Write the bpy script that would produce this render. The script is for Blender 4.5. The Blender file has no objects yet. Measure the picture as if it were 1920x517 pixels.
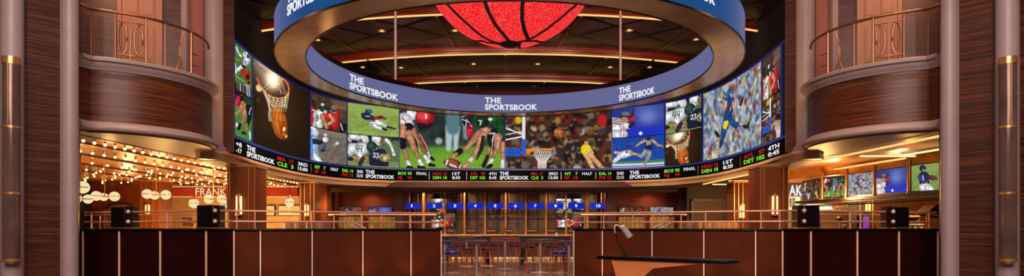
import bpy, bmesh, math, random
import numpy as np
from mathutils import Vector
random.seed(7)
RNG = np.random.default_rng(7)
col = bpy.context.scene.collection
PI = math.pi
CX, CY, F, EYE = 955.5, 428.0, 1107.0, 1.4

def at(px, py, Y):
    """point at depth Y metres in front of the lens seen at photograph pixel px,py"""
    return ((px-CX)*Y/F, Y, EYE+(CY-py)*Y/F)
def xat(px, Y): return (px-CX)*Y/F

# ------------------------------------------------------------------ materials
def s2l(c):
    c = c/255.0
    return c/12.92 if c <= .04045 else ((c+.055)/1.055)**2.4
def lin(rgb): return tuple(s2l(c) for c in rgb)+(1.0,)
MATS = {}
def new_mat(name):
    m = bpy.data.materials.new(name); m.use_nodes = True
    nt = m.node_tree; b = nt.nodes['Principled BSDF']
    return m, nt, b
def plain(name, rgb, rough=.5, metal=0, emit=None, es=1.0, trans=0, noise=.12, bump=0, spec=.5, alpha=1):
    if name in MATS: return MATS[name]
    m, nt, b = new_mat(name)
    c = lin(rgb)
    b.inputs['Base Color'].default_value = c
    b.inputs['Roughness'].default_value = rough
    b.inputs['Metallic'].default_value = metal
    b.inputs['Specular IOR Level'].default_value = spec
    if trans: b.inputs['Transmission Weight'].default_value = trans
    if alpha < 1: b.inputs['Alpha'].default_value = alpha
    if noise:
        tc = nt.nodes.new('ShaderNodeTexCoord'); n = nt.nodes.new('ShaderNodeTexNoise')
        n.inputs['Scale'].default_value = 3.0; n.inputs['Detail'].default_value = 5
        nt.links.new(tc.outputs['Object'], n.inputs['Vector'])
        r = nt.nodes.new('ShaderNodeValToRGB')
        r.color_ramp.elements[0].position = .3; r.color_ramp.elements[1].position = .7
        r.color_ramp.elements[0].color = tuple(x*(1-noise) for x in c[:3])+(1,)
        r.color_ramp.elements[1].color = tuple(min(1, x*(1+noise)) for x in c[:3])+(1,)
        nt.links.new(n.outputs['Fac'], r.inputs['Fac']); nt.links.new(r.outputs['Color'], b.inputs['Base Color'])
        if bump:
            n2 = nt.nodes.new('ShaderNodeTexNoise'); n2.inputs['Scale'].default_value = 60; n2.inputs['Detail'].default_value = 6
            nt.links.new(tc.outputs['Object'], n2.inputs['Vector'])
            bp = nt.nodes.new('ShaderNodeBump'); bp.inputs['Strength'].default_value = bump; bp.inputs['Distance'].default_value = .01
            nt.links.new(n2.outputs['Fac'], bp.inputs['Height']); nt.links.new(bp.outputs['Normal'], b.inputs['Normal'])
    if emit:
        b.inputs['Emission Color'].default_value = lin(emit); b.inputs['Emission Strength'].default_value = es
    MATS[name] = m
    return m
def wood(name, dark, light, sx=.7, sz=26., rough=.38, axis=2, contrast=(.36, .64), spec=.5):
    m, nt, b = new_mat(name)
    tc = nt.nodes.new('ShaderNodeTexCoord'); mp = nt.nodes.new('ShaderNodeMapping')
    sc = [sx, sx, sx]; sc[axis] = sz
    mp.inputs['Scale'].default_value = sc
    nt.links.new(tc.outputs['Object'], mp.inputs['Vector'])
    n = nt.nodes.new('ShaderNodeTexNoise'); n.inputs['Scale'].default_value = 1.0; n.inputs['Detail'].default_value = 8; n.inputs['Roughness'].default_value = .72
    n.inputs['Distortion'].default_value = .25
    nt.links.new(mp.outputs['Vector'], n.inputs['Vector'])
    r = nt.nodes.new('ShaderNodeValToRGB'); e = r.color_ramp.elements
    e[0].position = contrast[0]; e[1].position = contrast[1]; e[0].color = lin(dark); e[1].color = lin(light)
    mid = r.color_ramp.elements.new(.5); mid.color = lin([(a*.55+c*.45) for a, c in zip(dark, light)])
    nt.links.new(n.outputs['Fac'], r.inputs['Fac']); nt.links.new(r.outputs['Color'], b.inputs['Base Color'])
    b.inputs['Roughness'].default_value = rough; b.inputs['Specular IOR Level'].default_value = spec
    bp = nt.nodes.new('ShaderNodeBump'); bp.inputs['Strength'].default_value = .18; bp.inputs['Distance'].default_value = .004
    nt.links.new(n.outputs['Fac'], bp.inputs['Height']); nt.links.new(bp.outputs['Normal'], b.inputs['Normal'])
    return m
def emis(name, rgb, s=1.0):
    if name in MATS: return MATS[name]
    m, nt, b = new_mat(name)
    b.inputs['Base Color'].default_value = (0, 0, 0, 1); b.inputs['Roughness'].default_value = .6
    b.inputs['Specular IOR Level'].default_value = .1
    b.inputs['Emission Color'].default_value = lin(rgb); b.inputs['Emission Strength'].default_value = s
    MATS[name] = m; return m
def screen_mat():
    m, nt, b = new_mat('led_screen')
    b.inputs['Base Color'].default_value = (0, 0, 0, 1); b.inputs['Roughness'].default_value = .7
    b.inputs['Specular IOR Level'].default_value = .05
    a = nt.nodes.new('ShaderNodeAttribute'); a.attribute_name = 'Col'
    nt.links.new(a.outputs['Color'], b.inputs['Emission Color']); b.inputs['Emission Strength'].default_value = 1.0
    return m
def ceiling_mat():
    m, nt, b = new_mat('ceiling_mesh')
    tc = nt.nodes.new('ShaderNodeTexCoord')
    def wave(rot, sc, w0):
        mp = nt.nodes.new('ShaderNodeMapping'); mp.inputs['Rotation'].default_value = (0, 0, rot)
        nt.links.new(tc.outputs['Object'], mp.inputs['Vector'])
        w = nt.nodes.new('ShaderNodeTexWave'); w.inputs['Scale'].default_value = sc; w.inputs['Distortion'].default_value = 0
        nt.links.new(mp.outputs['Vector'], w.inputs['Vector'])
        r = nt.nodes.new('ShaderNodeValToRGB'); r.color_ramp.elements[0].position = w0; r.color_ramp.elements[1].position = min(1, w0+.06)
        nt.links.new(w.outputs['Fac'], r.inputs['Fac']); return r.outputs['Color']
    a = wave(0.9, 1.7, .42); c = wave(-.9, 1.7, .42)
    d1 = wave(.9, .16, .015); d2 = wave(-.9, .16, .015)
    ck = nt.nodes.new('ShaderNodeTexChecker'); ck.inputs['Scale'].default_value = .62
    mp = nt.nodes.new('ShaderNodeMapping'); mp.inputs['Rotation'].default_value = (0, 0, .9)
    nt.links.new(tc.outputs['Object'], mp.inputs['Vector']); nt.links.new(mp.outputs['Vector'], ck.inputs['Vector'])
    mx = nt.nodes.new('ShaderNodeMix'); mx.data_type = 'RGBA'
    nt.links.new(ck.outputs['Fac'], mx.inputs['Factor']); nt.links.new(a, mx.inputs[6]); nt.links.new(c, mx.inputs[7])
    m1 = nt.nodes.new('ShaderNodeMix'); m1.data_type = 'RGBA'; m1.blend_type = 'MULTIPLY'; m1.inputs['Factor'].default_value = 1
    nt.links.new(mx.outputs[2], m1.inputs[6]); nt.links.new(d1, m1.inputs[7])
    m2 = nt.nodes.new('ShaderNodeMix'); m2.data_type = 'RGBA'; m2.blend_type = 'MULTIPLY'; m2.inputs['Factor'].default_value = 1
    nt.links.new(m1.outputs[2], m2.inputs[6]); nt.links.new(d2, m2.inputs[7])
    r = nt.nodes.new('ShaderNodeValToRGB'); r.color_ramp.elements[0].color = lin((14, 9, 8)); r.color_ramp.elements[1].color = lin((92, 72, 72))
    nt.links.new(m2.outputs[2], r.inputs['Fac']); nt.links.new(r.outputs['Color'], b.inputs['Base Color'])
    b.inputs['Roughness'].default_value = .35; b.inputs['Metallic'].default_value = .3
    return m
def ball_mat():
    m, nt, b = new_mat('glowing_ball')
    tc = nt.nodes.new('ShaderNodeTexCoord')
    v = nt.nodes.new('ShaderNodeTexVoronoi'); v.inputs['Scale'].default_value = 25; v.feature = 'F1'
    nt.links.new(tc.outputs['Object'], v.inputs['Vector'])
    r = nt.nodes.new('ShaderNodeValToRGB'); e = r.color_ramp.elements
    e[0].position = .10; e[0].color = lin((255, 136, 136)); e[1].position = .66; e[1].color = lin((226, 22, 26))
    q = e.new(.4); q.color = lin((244, 38, 44))
    nt.links.new(v.outputs['Distance'], r.inputs['Fac'])
    lw = nt.nodes.new('ShaderNodeLayerWeight'); lw.inputs['Blend'].default_value = .35
    b.inputs['Base Color'].default_value = (.1, 0, 0, 1); b.inputs['Roughness'].default_value = .6
    nt.links.new(r.outputs['Color'], b.inputs['Emission Color']); b.inputs['Emission Strength'].default_value = 1.0
    return m

M = {}
M['zebra'] = wood('zebrano', (30, 11, 5), (114, 60, 32), sz=52, rough=.45, spec=.22)
M['zebra_dark'] = wood('zebrano_dark', (36, 14, 7), (124, 64, 34), sz=52, rough=.4, spec=.35)
M['cream'] = plain('cream_plaster', (160, 140, 138), .45, noise=.05)
M['beige'] = plain('beige_moulding', (190, 150, 116), .42, noise=.05)
M['pink'] = plain('rose_plaster', (150, 92, 80), .6, noise=.06)
M['gold'] = plain('brass', (222, 164, 96), .28, .7, noise=.05)
M['rail'] = plain('copper_rail', (236, 176, 140), .3, .45, noise=.05)
M['copper_strip'] = plain('satin_copper', (255, 206, 170), .45, .15, noise=.05)
M['burg'] = plain('burgundy_leather', (40, 5, 2), .75, spec=.1, noise=.12, bump=.15)
M['brownl'] = plain('brown_leather', (84, 34, 9), .7, spec=.15, noise=.14, bump=.15)
M['groove'] = plain('groove_brown', (44, 14, 6), .6)
M['black'] = plain('black_lacquer', (14, 9, 8), .3)
M['blackm'] = plain('matt_black', (10, 8, 8), .8)
M['void'] = plain('dark_void', (16, 10, 8), .9)
M['redwall'] = plain('red_alcove', (118, 40, 24), .7, noise=.06)
M['redbeam'] = wood('red_beam', (64, 20, 10), (140, 54, 26), sx=.5, sz=10, rough=.3)
M['brownwall'] = plain('brown_wall', (66, 34, 24), .6)
M['olive'] = plain('olive_brown', (52, 34, 18), .6)
M['col_br'] = plain('column_brown', (116, 60, 27), .6, spec=.2, noise=.08)
M['tan'] = plain('tan_tile', (196, 160, 112), .5)
M['soffit'] = plain('soffit_brown', (140, 92, 56), .5, noise=.08)
M['mirror'] = plain('bronze_mirror', (168, 144, 128), .2, .45, noise=.15)
M['marq'] = plain('marquee_brass', (196, 132, 66), .32, .2, noise=.3)
M['amber_wall'] = plain('amber_wall', (120, 56, 26), .3, .2, noise=.2)
M['bronze'] = plain('dull_bronze', (150, 104, 74), .38, .85, noise=.1)
M['pole'] = plain('pale_steel', (240, 228, 218), .35, .1, noise=.03)
M['dkwood'] = plain('dark_wood', (56, 26, 14), .4, noise=.2)
M['cwood'] = wood('counter_wood', (150, 96, 58), (226, 166, 116), sx=1.2, sz=20, axis=1)
M['stoolwood'] = plain('stool_wood', (150, 70, 38), .35, noise=.15)
M['blue_seat'] = plain('blue_vinyl', (20, 50, 170), .25)
M['red_seat'] = plain('dark_red_vinyl', (70, 24, 28), .2)
M['steel'] = plain('brushed_steel', (205, 196, 190), .28, .6, noise=.05)
M['chrome'] = plain('chrome', (232, 224, 214), .2, .6, noise=.03)
M['orange'] = plain('orange_body', (222, 136, 78), .45, noise=.06)
M['bronzewall'] = wood('bronze_panel', (70, 50, 18), (142, 108, 46), sx=2.2, sz=2.2, rough=.3)
M['goldlam'] = plain('gold_post', (196, 128, 68), .35, .35, noise=.3)
M['signblue'] = emis('sign_blue', (10, 38, 190), .95)
M['white_e'] = emis('white_led', (235, 235, 240), 1.0)
M['ring_e'] = None
M['green_e'] = emis('green_led', (130, 240, 50), 1.0)
M['red_e'] = emis('red_led', (205, 20, 22), 1.0)
M['bulb'] = emis('warm_bulb', (255, 220, 150), 3.0)
M['globe'] = emis('opal_globe', (250, 228, 172), .95)
M['cove'] = emis('gold_cove', (255, 202, 112), 1.15)
M['cove_w'] = emis('white_cove', (255, 226, 160), 1.3)
M['tube'] = emis('sconce_tube', (255, 206, 130), 3.0)
M['spot'] = emis('spot_lens', (255, 206, 130), 1.2)
M['ceil'] = ceiling_mat()
M['ball'] = ball_mat()
M['screen'] = screen_mat()
M['bluef'] = plain('blue_bezel', (18, 34, 96), .4, emit=(14, 32, 110), es=.5)
M['smoke'] = plain('smoked_glass', (118, 92, 80), .15, .25, noise=.25, alpha=.72)
M['clear'] = plain('clear_glass', (200, 150, 110), .03, 0, noise=0, alpha=.04)
M['door'] = plain('door_paint', (186, 128, 92), .5, noise=.04)
M['tread'] = plain('cream_menu', (214, 196, 150), .6, emit=(214, 190, 140), es=.35)
M['aqua'] = plain('aqua_board', (130, 196, 206), .6, emit=(120, 190, 205), es=.5)
M['purple'] = plain('purple_glow', (96, 40, 160), .5, emit=(96, 30, 170), es=.7)
M['nut'] = plain('pretzel_brown', (120, 78, 44), .6)
M['redslat'] = plain('red_slat', (176, 52, 24), .4, emit=(190, 50, 20), es=.25)
M['leather_tan'] = plain('tan_leather', (150, 96, 52), .45)

# ------------------------------------------------------------------ mesh builder
def tagit(o, label=None, cat=None, group=None, kind=None):
    if label: o['label'] = label
    if cat: o['category'] = cat
    if group: o['group'] = group
    if kind: o['kind'] = kind
    return o
def thing(name, label, cat, loc=(0, 0, 0), group=None, rz=0):
    o = bpy.data.objects.new(name, None); col.objects.link(o)
    o.empty_display_size = .1; o.location = loc; o.rotation_euler = (0, 0, rz)
    return tagit(o, label, cat, group)
class MB:
    def __init__(s): s.v = []; s.f = []
    def add(s, vs, fs):
        n = len(s.v); s.v += [tuple(p) for p in vs]; s.f += [tuple(i+n for i in q) for q in fs]; return s
    def box(s, x0, y0, z0, x1, y1, z1):
        vs = [(x, y, z) for z in (z0, z1) for y in (y0, y1) for x in (x0, x1)]
        return s.add(vs, [(0, 2, 3, 1), (4, 5, 7, 6), (0, 1, 5, 4), (2, 6, 7, 3), (0, 4, 6, 2), (1, 3, 7, 5)])
    def seg(s, a, b, w, z0, z1, off=0):
        """vertical slab from plan point a to plan point b, width w centred on off"""
        d = Vector((b[0]-a[0], b[1]-a[1])); d.normalize(); n = Vector((-d.y, d.x))
        P = []
        for o in (off-w/2, off+w/2):
            P += [(a[0]+n.x*o, a[1]+n.y*o), (b[0]+n.x*o, b[1]+n.y*o)]
        q = [P[0], P[1], P[3], P[2]]
        return s.prism(q, z0, z1)
    def prism(s, pts, z0, z1):
        n = len(pts)
        vs = [(p[0], p[1], z0) for p in pts]+[(p[0], p[1], z1) for p in pts]
        fs = [tuple(range(n))[::-1], tuple(range(n, 2*n))]+[(i, (i+1) % n, n+(i+1) % n, n+i) for i in range(n)]
        return s.add(vs, fs)
    def tube(s, path, r, n=10, closed=False, r2=None):
        path = [Vector(p) for p in path]; m = len(path); rings = []
        up = None
        for i, p in enumerate(path):
            if closed: t = path[(i+1) % m]-path[i-1]
            elif i == 0: t = path[1]-path[0]
            elif i == m-1: t = path[-1]-path[-2]
            else: t = path[i+1]-path[i-1]
            t.normalize()
            if up is None:
                up = Vector((0, 0, 1)) if abs(t.z) < .9 else Vector((1, 0, 0))
            a = t.cross(up); a.normalize(); b = a.cross(t); b.normalize(); up = b
            rr = r if r2 is None else r+(r2-r)*i/(m-1)
            rings.append([p+(a*math.cos(2*PI*k/n)+b*math.sin(2*PI*k/n))*rr for k in range(n)])
        vs = [q for rg in rings for q in rg]; fs = []
        for i in range(m if closed else m-1):
            j = (i+1) % m
            for k in range(n):
                l = (k+1) % n
                fs.append((i*n+k, i*n+l, j*n+l, j*n+k))
        if not closed: fs += [tuple(range(n))[::-1], tuple(range((m-1)*n, m*n))]
        return s.add(vs, fs)
    def lathe(s, prof, c=(0, 0), n=24, a0=0, a1=2*PI):
        """prof: list of (radius, z)"""
        full = abs(a1-a0-2*PI) < 1e-6; k = n if full else n+1
        vs = []; fs = []
        for (r, z) in prof:
            for i in range(k):
                a = a0+(a1-a0)*i/n
                vs.append((c[0]+r*math.cos(a), c[1]+r*math.sin(a), z))
        for j in range(len(prof)-1):
            for i in range(n):
                i2 = (i+1) % k
                fs.append((j*k+i, j*k+i2, (j+1)*k+i2, (j+1)*k+i))
        return s.add(vs, fs)
    def sweep(s, path, prof, closed=False, cap=True, side=1):
        """path: plan points; prof: closed list of (offset to the left*side, z)"""
        m = len(path); k = len(prof); vs = []
        for i in range(m):
            if closed: a, b = path[i-1], path[(i+1) % m]
            else: a, b = path[max(0, i-1)], path[min(m-1, i+1)]
            d = Vector((b[0]-a[0], b[1]-a[1])); d.normalize(); n = Vector((-d.y, d.x))*side
            vs += [(path[i][0]+n.x*o, path[i][1]+n.y*o, z) for o, z in prof]
        fs = []
        for i in range(m if closed else m-1):
            j = (i+1) % m
            for q in range(k):
                w = (q+1) % k
                fs.append((i*k+q, i*k+w, j*k+w, j*k+q))
        if cap and not closed: fs += [tuple(range(k))[::-1], tuple(range((m-1)*k, m*k))]
        return s.add(vs, fs)
    def sphere(s, c, r, nu=20, nv=12, sz=1):
        pr = [(max(1e-4, r*math.sin(PI*i/nv)), c[2]-sz*r*math.cos(PI*i/nv)) for i in range(nv+1)]
        return s.lathe(pr, (c[0], c[1]), nu)
    def build(s, name, mat, parent=None, smooth=.7, bevel=0, loc=None, recalc=True):
        me = bpy.data.meshes.new(name); me.from_pydata(s.v, [], s.f)
        bm = bmesh.new(); bm.from_mesh(me)
        bmesh.ops.remove_doubles(bm, verts=bm.verts, dist=1e-5)
        if recalc: bmesh.ops.recalc_face_normals(bm, faces=bm.faces)
        bm.to_mesh(me); bm.free()
        if smooth:
            me.polygons.foreach_set('use_smooth', [True]*len(me.polygons)); me.set_sharp_from_angle(angle=smooth)
        me.materials.append(M[mat] if isinstance(mat, str) else mat)
        o = bpy.data.objects.new(name, me); col.objects.link(o)
        if bevel:
            b = o.modifiers.new('Bevel', 'BEVEL'); b.width = bevel; b.segments = 2; b.limit_method = 'ANGLE'
        if parent:
            o.parent = parent
            # builder coordinates are world coordinates: place relative to the parent
            if loc is None:
                o.matrix_parent_inverse = (bpy_mat(parent)).inverted()
        if loc is not None: o.location = loc
        return o
from mathutils import Matrix
def bpy_mat(o):
    m = Matrix.Translation(o.location) @ o.rotation_euler.to_matrix().to_4x4()
    return (bpy_mat(o.parent) @ o.matrix_parent_inverse @ m) if o.parent else m
def struct(mb, name, mat, **k):
    o = mb.build(name, mat, **k); o['kind'] = 'structure'; return o
def copy_tree(o, loc=None, rz=None, label=None):
    c = o.copy(); col.objects.link(c)
    if loc is not None: c.location = loc
    if rz is not None: c.rotation_euler = (0, 0, rz)
    if label: c['label'] = label
    def rec(src, dst):
        for ch in [x for x in kids.get(src.name, [])]:
            d = ch.copy(); col.objects.link(d); d.parent = dst; rec(ch, d)
    kids = {}
    for ob in bpy.data.objects:
        if ob.parent: kids.setdefault(ob.parent.name, []).append(ob)
    rec(o, c); return c

# text -> flat mesh boxes
TC = {}
def text_geo(t, bold=.02):
    if (t, bold) in TC: return TC[(t, bold)]
    cu = bpy.data.curves.new('t', 'FONT'); cu.body = t; cu.offset = bold; cu.resolution_u = 3; cu.space_character = 1.04
    o = bpy.data.objects.new('t', cu); col.objects.link(o)
    me = bpy.data.meshes.new_from_object(o)
    bm = bmesh.new(); bm.from_mesh(me)
    ex = [Vector(v.co) for v in bm.verts]
    fs = [tuple(v.index for v in f.verts) for f in bm.faces]; bm.free()
    bpy.data.objects.remove(o); bpy.data.meshes.remove(me); bpy.data.curves.remove(cu)
    xs = [v.x for v in ex]; ys = [v.y for v in ex]
    x0, x1 = min(xs), max(xs)
    x0 = min(xs); y0 = 0.0; y1 = .69
    vs = [((v.x-x0)/(x1-x0), (v.y-y0)/(y1-y0)) for v in ex]
    TC[(t, bold)] = (vs, fs); return vs, fs
def text_on(mb, t, fn, u0, u1, v0, v1, th=.0, bold=.02):
    """fn(u, v, out) -> world point; letters as thin raised prisms (thickness th)"""
    vs, fs = text_geo(t, bold)
    A = [fn(u0+(u1-u0)*a, v0+(v1-v0)*b, th) for a, b in vs]
    mb.add(A, fs)
    if th > .0005:
        # side skirts so that the letters have a body
        B = [fn(u0+(u1-u0)*a, v0+(v1-v0)*b, 0) for a, b in vs]
        ed = {}
        for f in fs:
            for i in range(len(f)):
                e = (f[i], f[(i+1) % len(f)]); ed[e] = 1
        out = [e for e in ed if (e[1], e[0]) not in ed]
        n = len(A)
        mb.add(A+B, [(e[0], e[1], n+e[1], n+e[0]) for e in out])
    return mb

# ------------------------------------------------------------------ pictures shown by the screens
def noise2(h, w, cell):
    gh, gw = max(2, int(h/cell)+2), max(2, int(w/cell)+2)
    g = RNG.random((gh, gw))
    y = np.linspace(0, gh-1.001, h); x = np.linspace(0, gw-1.001, w)
    yi = y.astype(int); xi = x.astype(int); fy = (y-yi)[:, None]; fx = (x-xi)[None, :]
    fy = fy*fy*(3-2*fy); fx = fx*fx*(3-2*fx)
    a = g[yi][:, xi]; b = g[yi][:, xi+1]; c = g[yi+1][:, xi]; d = g[yi+1][:, xi+1]
    return a*(1-fy)*(1-fx)+b*(1-fy)*fx+c*fy*(1-fx)+d*fy*fx
class Pic:
    def __init__(s, quad, w, h, bg):
        (ax, ay), (bx, by), (cx, cy), (dx, dy) = quad      # TL TR BR BL
        u = np.linspace(0, 1, w)[None, :]; v = np.linspace(0, 1, h)[:, None]
        s.X = (ax*(1-u)+bx*u)*(1-v)+(dx*(1-u)+cx*u)*v
        s.Y = (ay*(1-u)+by*u)*(1-v)+(dy*(1-u)+cy*u)*v
        s.w, s.h = w, h
        s.px = max(abs(bx-ax)/w, abs(dy-ay)/h)
        s.im = np.ones((h, w, 3))*np.array(bg, float); n_ = noise2(h, w, 7); s.gy = np.clip((n_-.5)*4, -1, 1)*1.6
    def mix(s, d, c, soft, R=None):
        sf = max(soft, s.px)
        if R is not None and R > 5 and soft == 0:
            t = np.clip(-d/R, 0, 1)[..., None]; a = np.clip(.5-d/sf, 0, 1)[..., None]
            lit = 1+.10*np.clip((s.gy)[..., None], -1, 1)
            s.im = s.im*(1-a)+np.clip(np.array(c, float)*(.62+.48*np.sqrt(t))*lit, 0, 255)*a; return s
        a = np.clip(.5-d/sf, 0, 1)[..., None]
        s.im = s.im*(1-a)+np.array(c, float)*a; return s
    def ell(s, cx, cy, rx, ry, c, ang=0, soft=0):
        a = math.radians(ang); x = s.X-cx; y = s.Y-cy
        xr = x*math.cos(a)+y*math.sin(a); yr = -x*math.sin(a)+y*math.cos(a)
        d = (np.sqrt((xr/rx)**2+(yr/ry)**2)-1)*min(rx, ry)
        return s.mix(d, c, soft, min(rx, ry))
    def limb(s, pts, c, soft=0):
        """pts: (x, y, r) tapering capsule chain"""
        best = None
        for (x0, y0, r0), (x1, y1, r1) in zip(pts, pts[1:]):
            dx, dy = x1-x0, y1-y0; L = dx*dx+dy*dy+1e-9
            t = np.clip(((s.X-x0)*dx+(s.Y-y0)*dy)/L, 0, 1)
            d = np.hypot(s.X-x0-t*dx, s.Y-y0-t*dy)-(r0+(r1-r0)*t)
            best = d if best is None else np.minimum(best, d)
        return s.mix(best, c, soft, max(q[2] for q in pts))
    def line(s, pts, w, c, soft=0): return s.limb([(x, y, w/2) for x, y in pts], c, soft)
    def poly(s, pts, c, soft=0):
        n = len(pts); d = None; ins = np.zeros_like(s.X, bool)
        for i in range(n):
            (x0, y0), (x1, y1) = pts[i], pts[(i+1) % n]
            dx, dy = x1-x0, y1-y0; L = dx*dx+dy*dy+1e-9
            t = np.clip(((s.X-x0)*dx+(s.Y-y0)*dy)/L, 0, 1)
            e = np.hypot(s.X-x0-t*dx, s.Y-y0-t*dy); d = e if d is None else np.minimum(d, e)
            cond = ((y0 > s.Y) != (y1 > s.Y)) & (s.X < dx*(s.Y-y0)/(dy if abs(dy) > 1e-9 else 1e-9)+x0)
            ins ^= cond
        return s.mix(np.where(ins, -d, d), c, soft)
    def crowd(s, x0, y0, x1, y1, pal, n, rx, ry, soft=0):
        for _ in range(n):
            c = np.array(random.choice(pal))*random.uniform(.7, 1.15)
            s.ell(random.uniform(x0, x1), random.uniform(y0, y1), rx*random.uniform(.5, 1.4), ry*random.uniform(.5, 1.4), np.clip(c, 0, 255), random.uniform(-20, 20), soft)
        return s
    def people(s, x0, y0, x1, y1, pal, n, r, soft):
        for _ in range(n):
            x, y = random.uniform(x0, x1), random.uniform(y0, y1); c = np.array(random.choice(pal))*random.uniform(.6, 1.1)
            s.ell(x, y+r*2.2, r*1.7, r*1.9, np.clip(c, 0, 255), random.uniform(-15, 15), soft)
            s.ell(x, y, r*.75, r*.95, (176, 128, 98) if random.random() < .7 else (60, 40, 30), 0, soft*.7)
            s.ell(x, y-r*.6, r*.8, r*.6, (50, 34, 26), 0, soft*.7)
    def grain(s, amp, cell=2):
        n = noise2(s.h, s.w, cell)-.5
        s.im = np.clip(s.im*(1+amp*n[..., None]*1.3), 0, 255); return s
    def blur(s, k, n=2):
        for _ in range(n):
            for ax in (0, 1):
                pad = [(0, 0)]*3; pad[ax] = (k, k); q = np.pad(s.im, pad, mode='edge')
                c = np.cumsum(q, axis=ax); c = np.concatenate([np.zeros_like(np.take(c, [0], ax)), c], ax)
                L = s.im.shape[ax]; s.im = (np.take(c, range(2*k+1, 2*k+1+L), ax)-np.take(c, range(0, L), ax))/(2*k+1)
        return s
    def glow(s, cx, cy, r, c, k=1.0):
        d = np.exp(-(((s.X-cx)**2+(s.Y-cy)**2)/(r*r)))[..., None]*k
        s.im = np.clip(s.im+np.array(c, float)*d, 0, 255); return s
    def arr(s): return np.clip(s.im, 0, 255)

def pic_topleft():
    p = Pic([(30, 60), (148, 135), (148, 440), (30, 388)], 76, 130, (74, 112, 52)); p.grain(.25, 3)
    p.line([(30, 175), (60, 185)], 4, (170, 190, 150), 3).line([(30, 300), (100, 330)], 5, (170, 195, 150), 3)
    p.poly([(28, 345), (150, 372), (150, 445), (28, 395)], (44, 36, 40))
    for x in (48, 66, 84, 100, 114, 128, 140): p.line([(x, 352), (x+3, 430)], 7, random.choice([(205, 205, 210), (150, 100, 90), (90, 90, 100)]), 4)
    p.limb([(40, 95, 7), (52, 128, 8), (72, 150, 10)], (232, 232, 236)); p.ell(56, 128, 9, 9, (190, 170, 160))
    p.ell(110, 178, 25, 36, (236, 238, 244), 18); p.limb([(96, 205, 14), (62, 240, 11), (40, 262, 9)], (226, 228, 236))
    p.limb([(40, 262, 9), (34, 285, 7)], (220, 220, 226)); p.line([(30, 205), (38, 250), (60, 258)], 8, (214, 216, 222))
    p.ell(104, 132, 20, 25, (240, 240, 246)); p.limb([(96, 112, 4), (104, 132, 3)], (40, 60, 160)); p.ell(120, 140, 8, 14, (70, 66, 84))
    p.line([(94, 178), (108, 186), (128, 178)], 6, (44, 64, 170)).line([(96, 196), (112, 202), (132, 192)], 5, (44, 64, 170))
    p.ell(90, 220, 17, 12, (66, 36, 24), 30); p.ell(80, 195, 8, 9, (120, 80, 60))
    p.limb([(92, 262, 18), (124, 268, 20)], (200, 40, 36)); p.limb([(118, 280, 20), (122, 318, 15)], (206, 44, 40))
    p.ell(118, 292, 14, 20, (40, 26, 28)); p.limb([(80, 270, 9), (68, 290, 7)], (180, 40, 36)); p.ell(108, 352, 12, 6, (226, 200, 196)); p.ell(128, 330, 9, 12, (50, 30, 30))
    return p.grain(.1).arr()
def pic_green():
    p = Pic([(26, -83), (135, -38), (135, 258), (26, 228)], 72, 130, (72, 128, 52)); p.grain(.25, 3)
    p.poly([(20, -90), (140, -60), (140, 60), (20, 20)], (28, 40, 34)).crowd(26, -70, 135, 20, [(30, 70, 44), (18, 26, 22), (170, 40, 50), (220, 220, 224), (20, 20, 22)], 60, 12, 10, 3)
    p.limb([(110, -40, 26), (120, 20, 24)], (24, 66, 40)); p.limb([(48, -30, 14), (44, 20, 9)], (200, 40, 60))
    p.limb([(40, -10, 9), (34, 20, 9)], (212, 50, 66))
    p.limb([(78, 0, 15), (56, 60, 12), (34, 82, 9)], (196, 130, 98)); p.limb([(34, 80, 8), (28, 90, 8)], (210, 150, 118))
    p.limb([(92, 20, 22), (84, 90, 14), (60, 160, 9)], (186, 122, 92)); p.limb([(58, 150, 10), (50, 180, 11)], (18, 18, 20))
    p.limb([(112, 20, 18), (120, 90, 14), (108, 150, 9)], (20, 24, 22)); p.limb([(104, 140, 8), (98, 186, 9)], (170, 110, 82))
    p.limb([(40, 150, 8), (38, 166, 8)], (226, 226, 226)); p.line([(130, 20), (116, 70)], 5, (220, 220, 220))
    p.ell(84, 205, 16, 10, (22, 22, 24)); p.limb([(122, 190, 6), (124, 240, 7)], (214, 216, 216))
    return p.grain(.12).arr()
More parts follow.
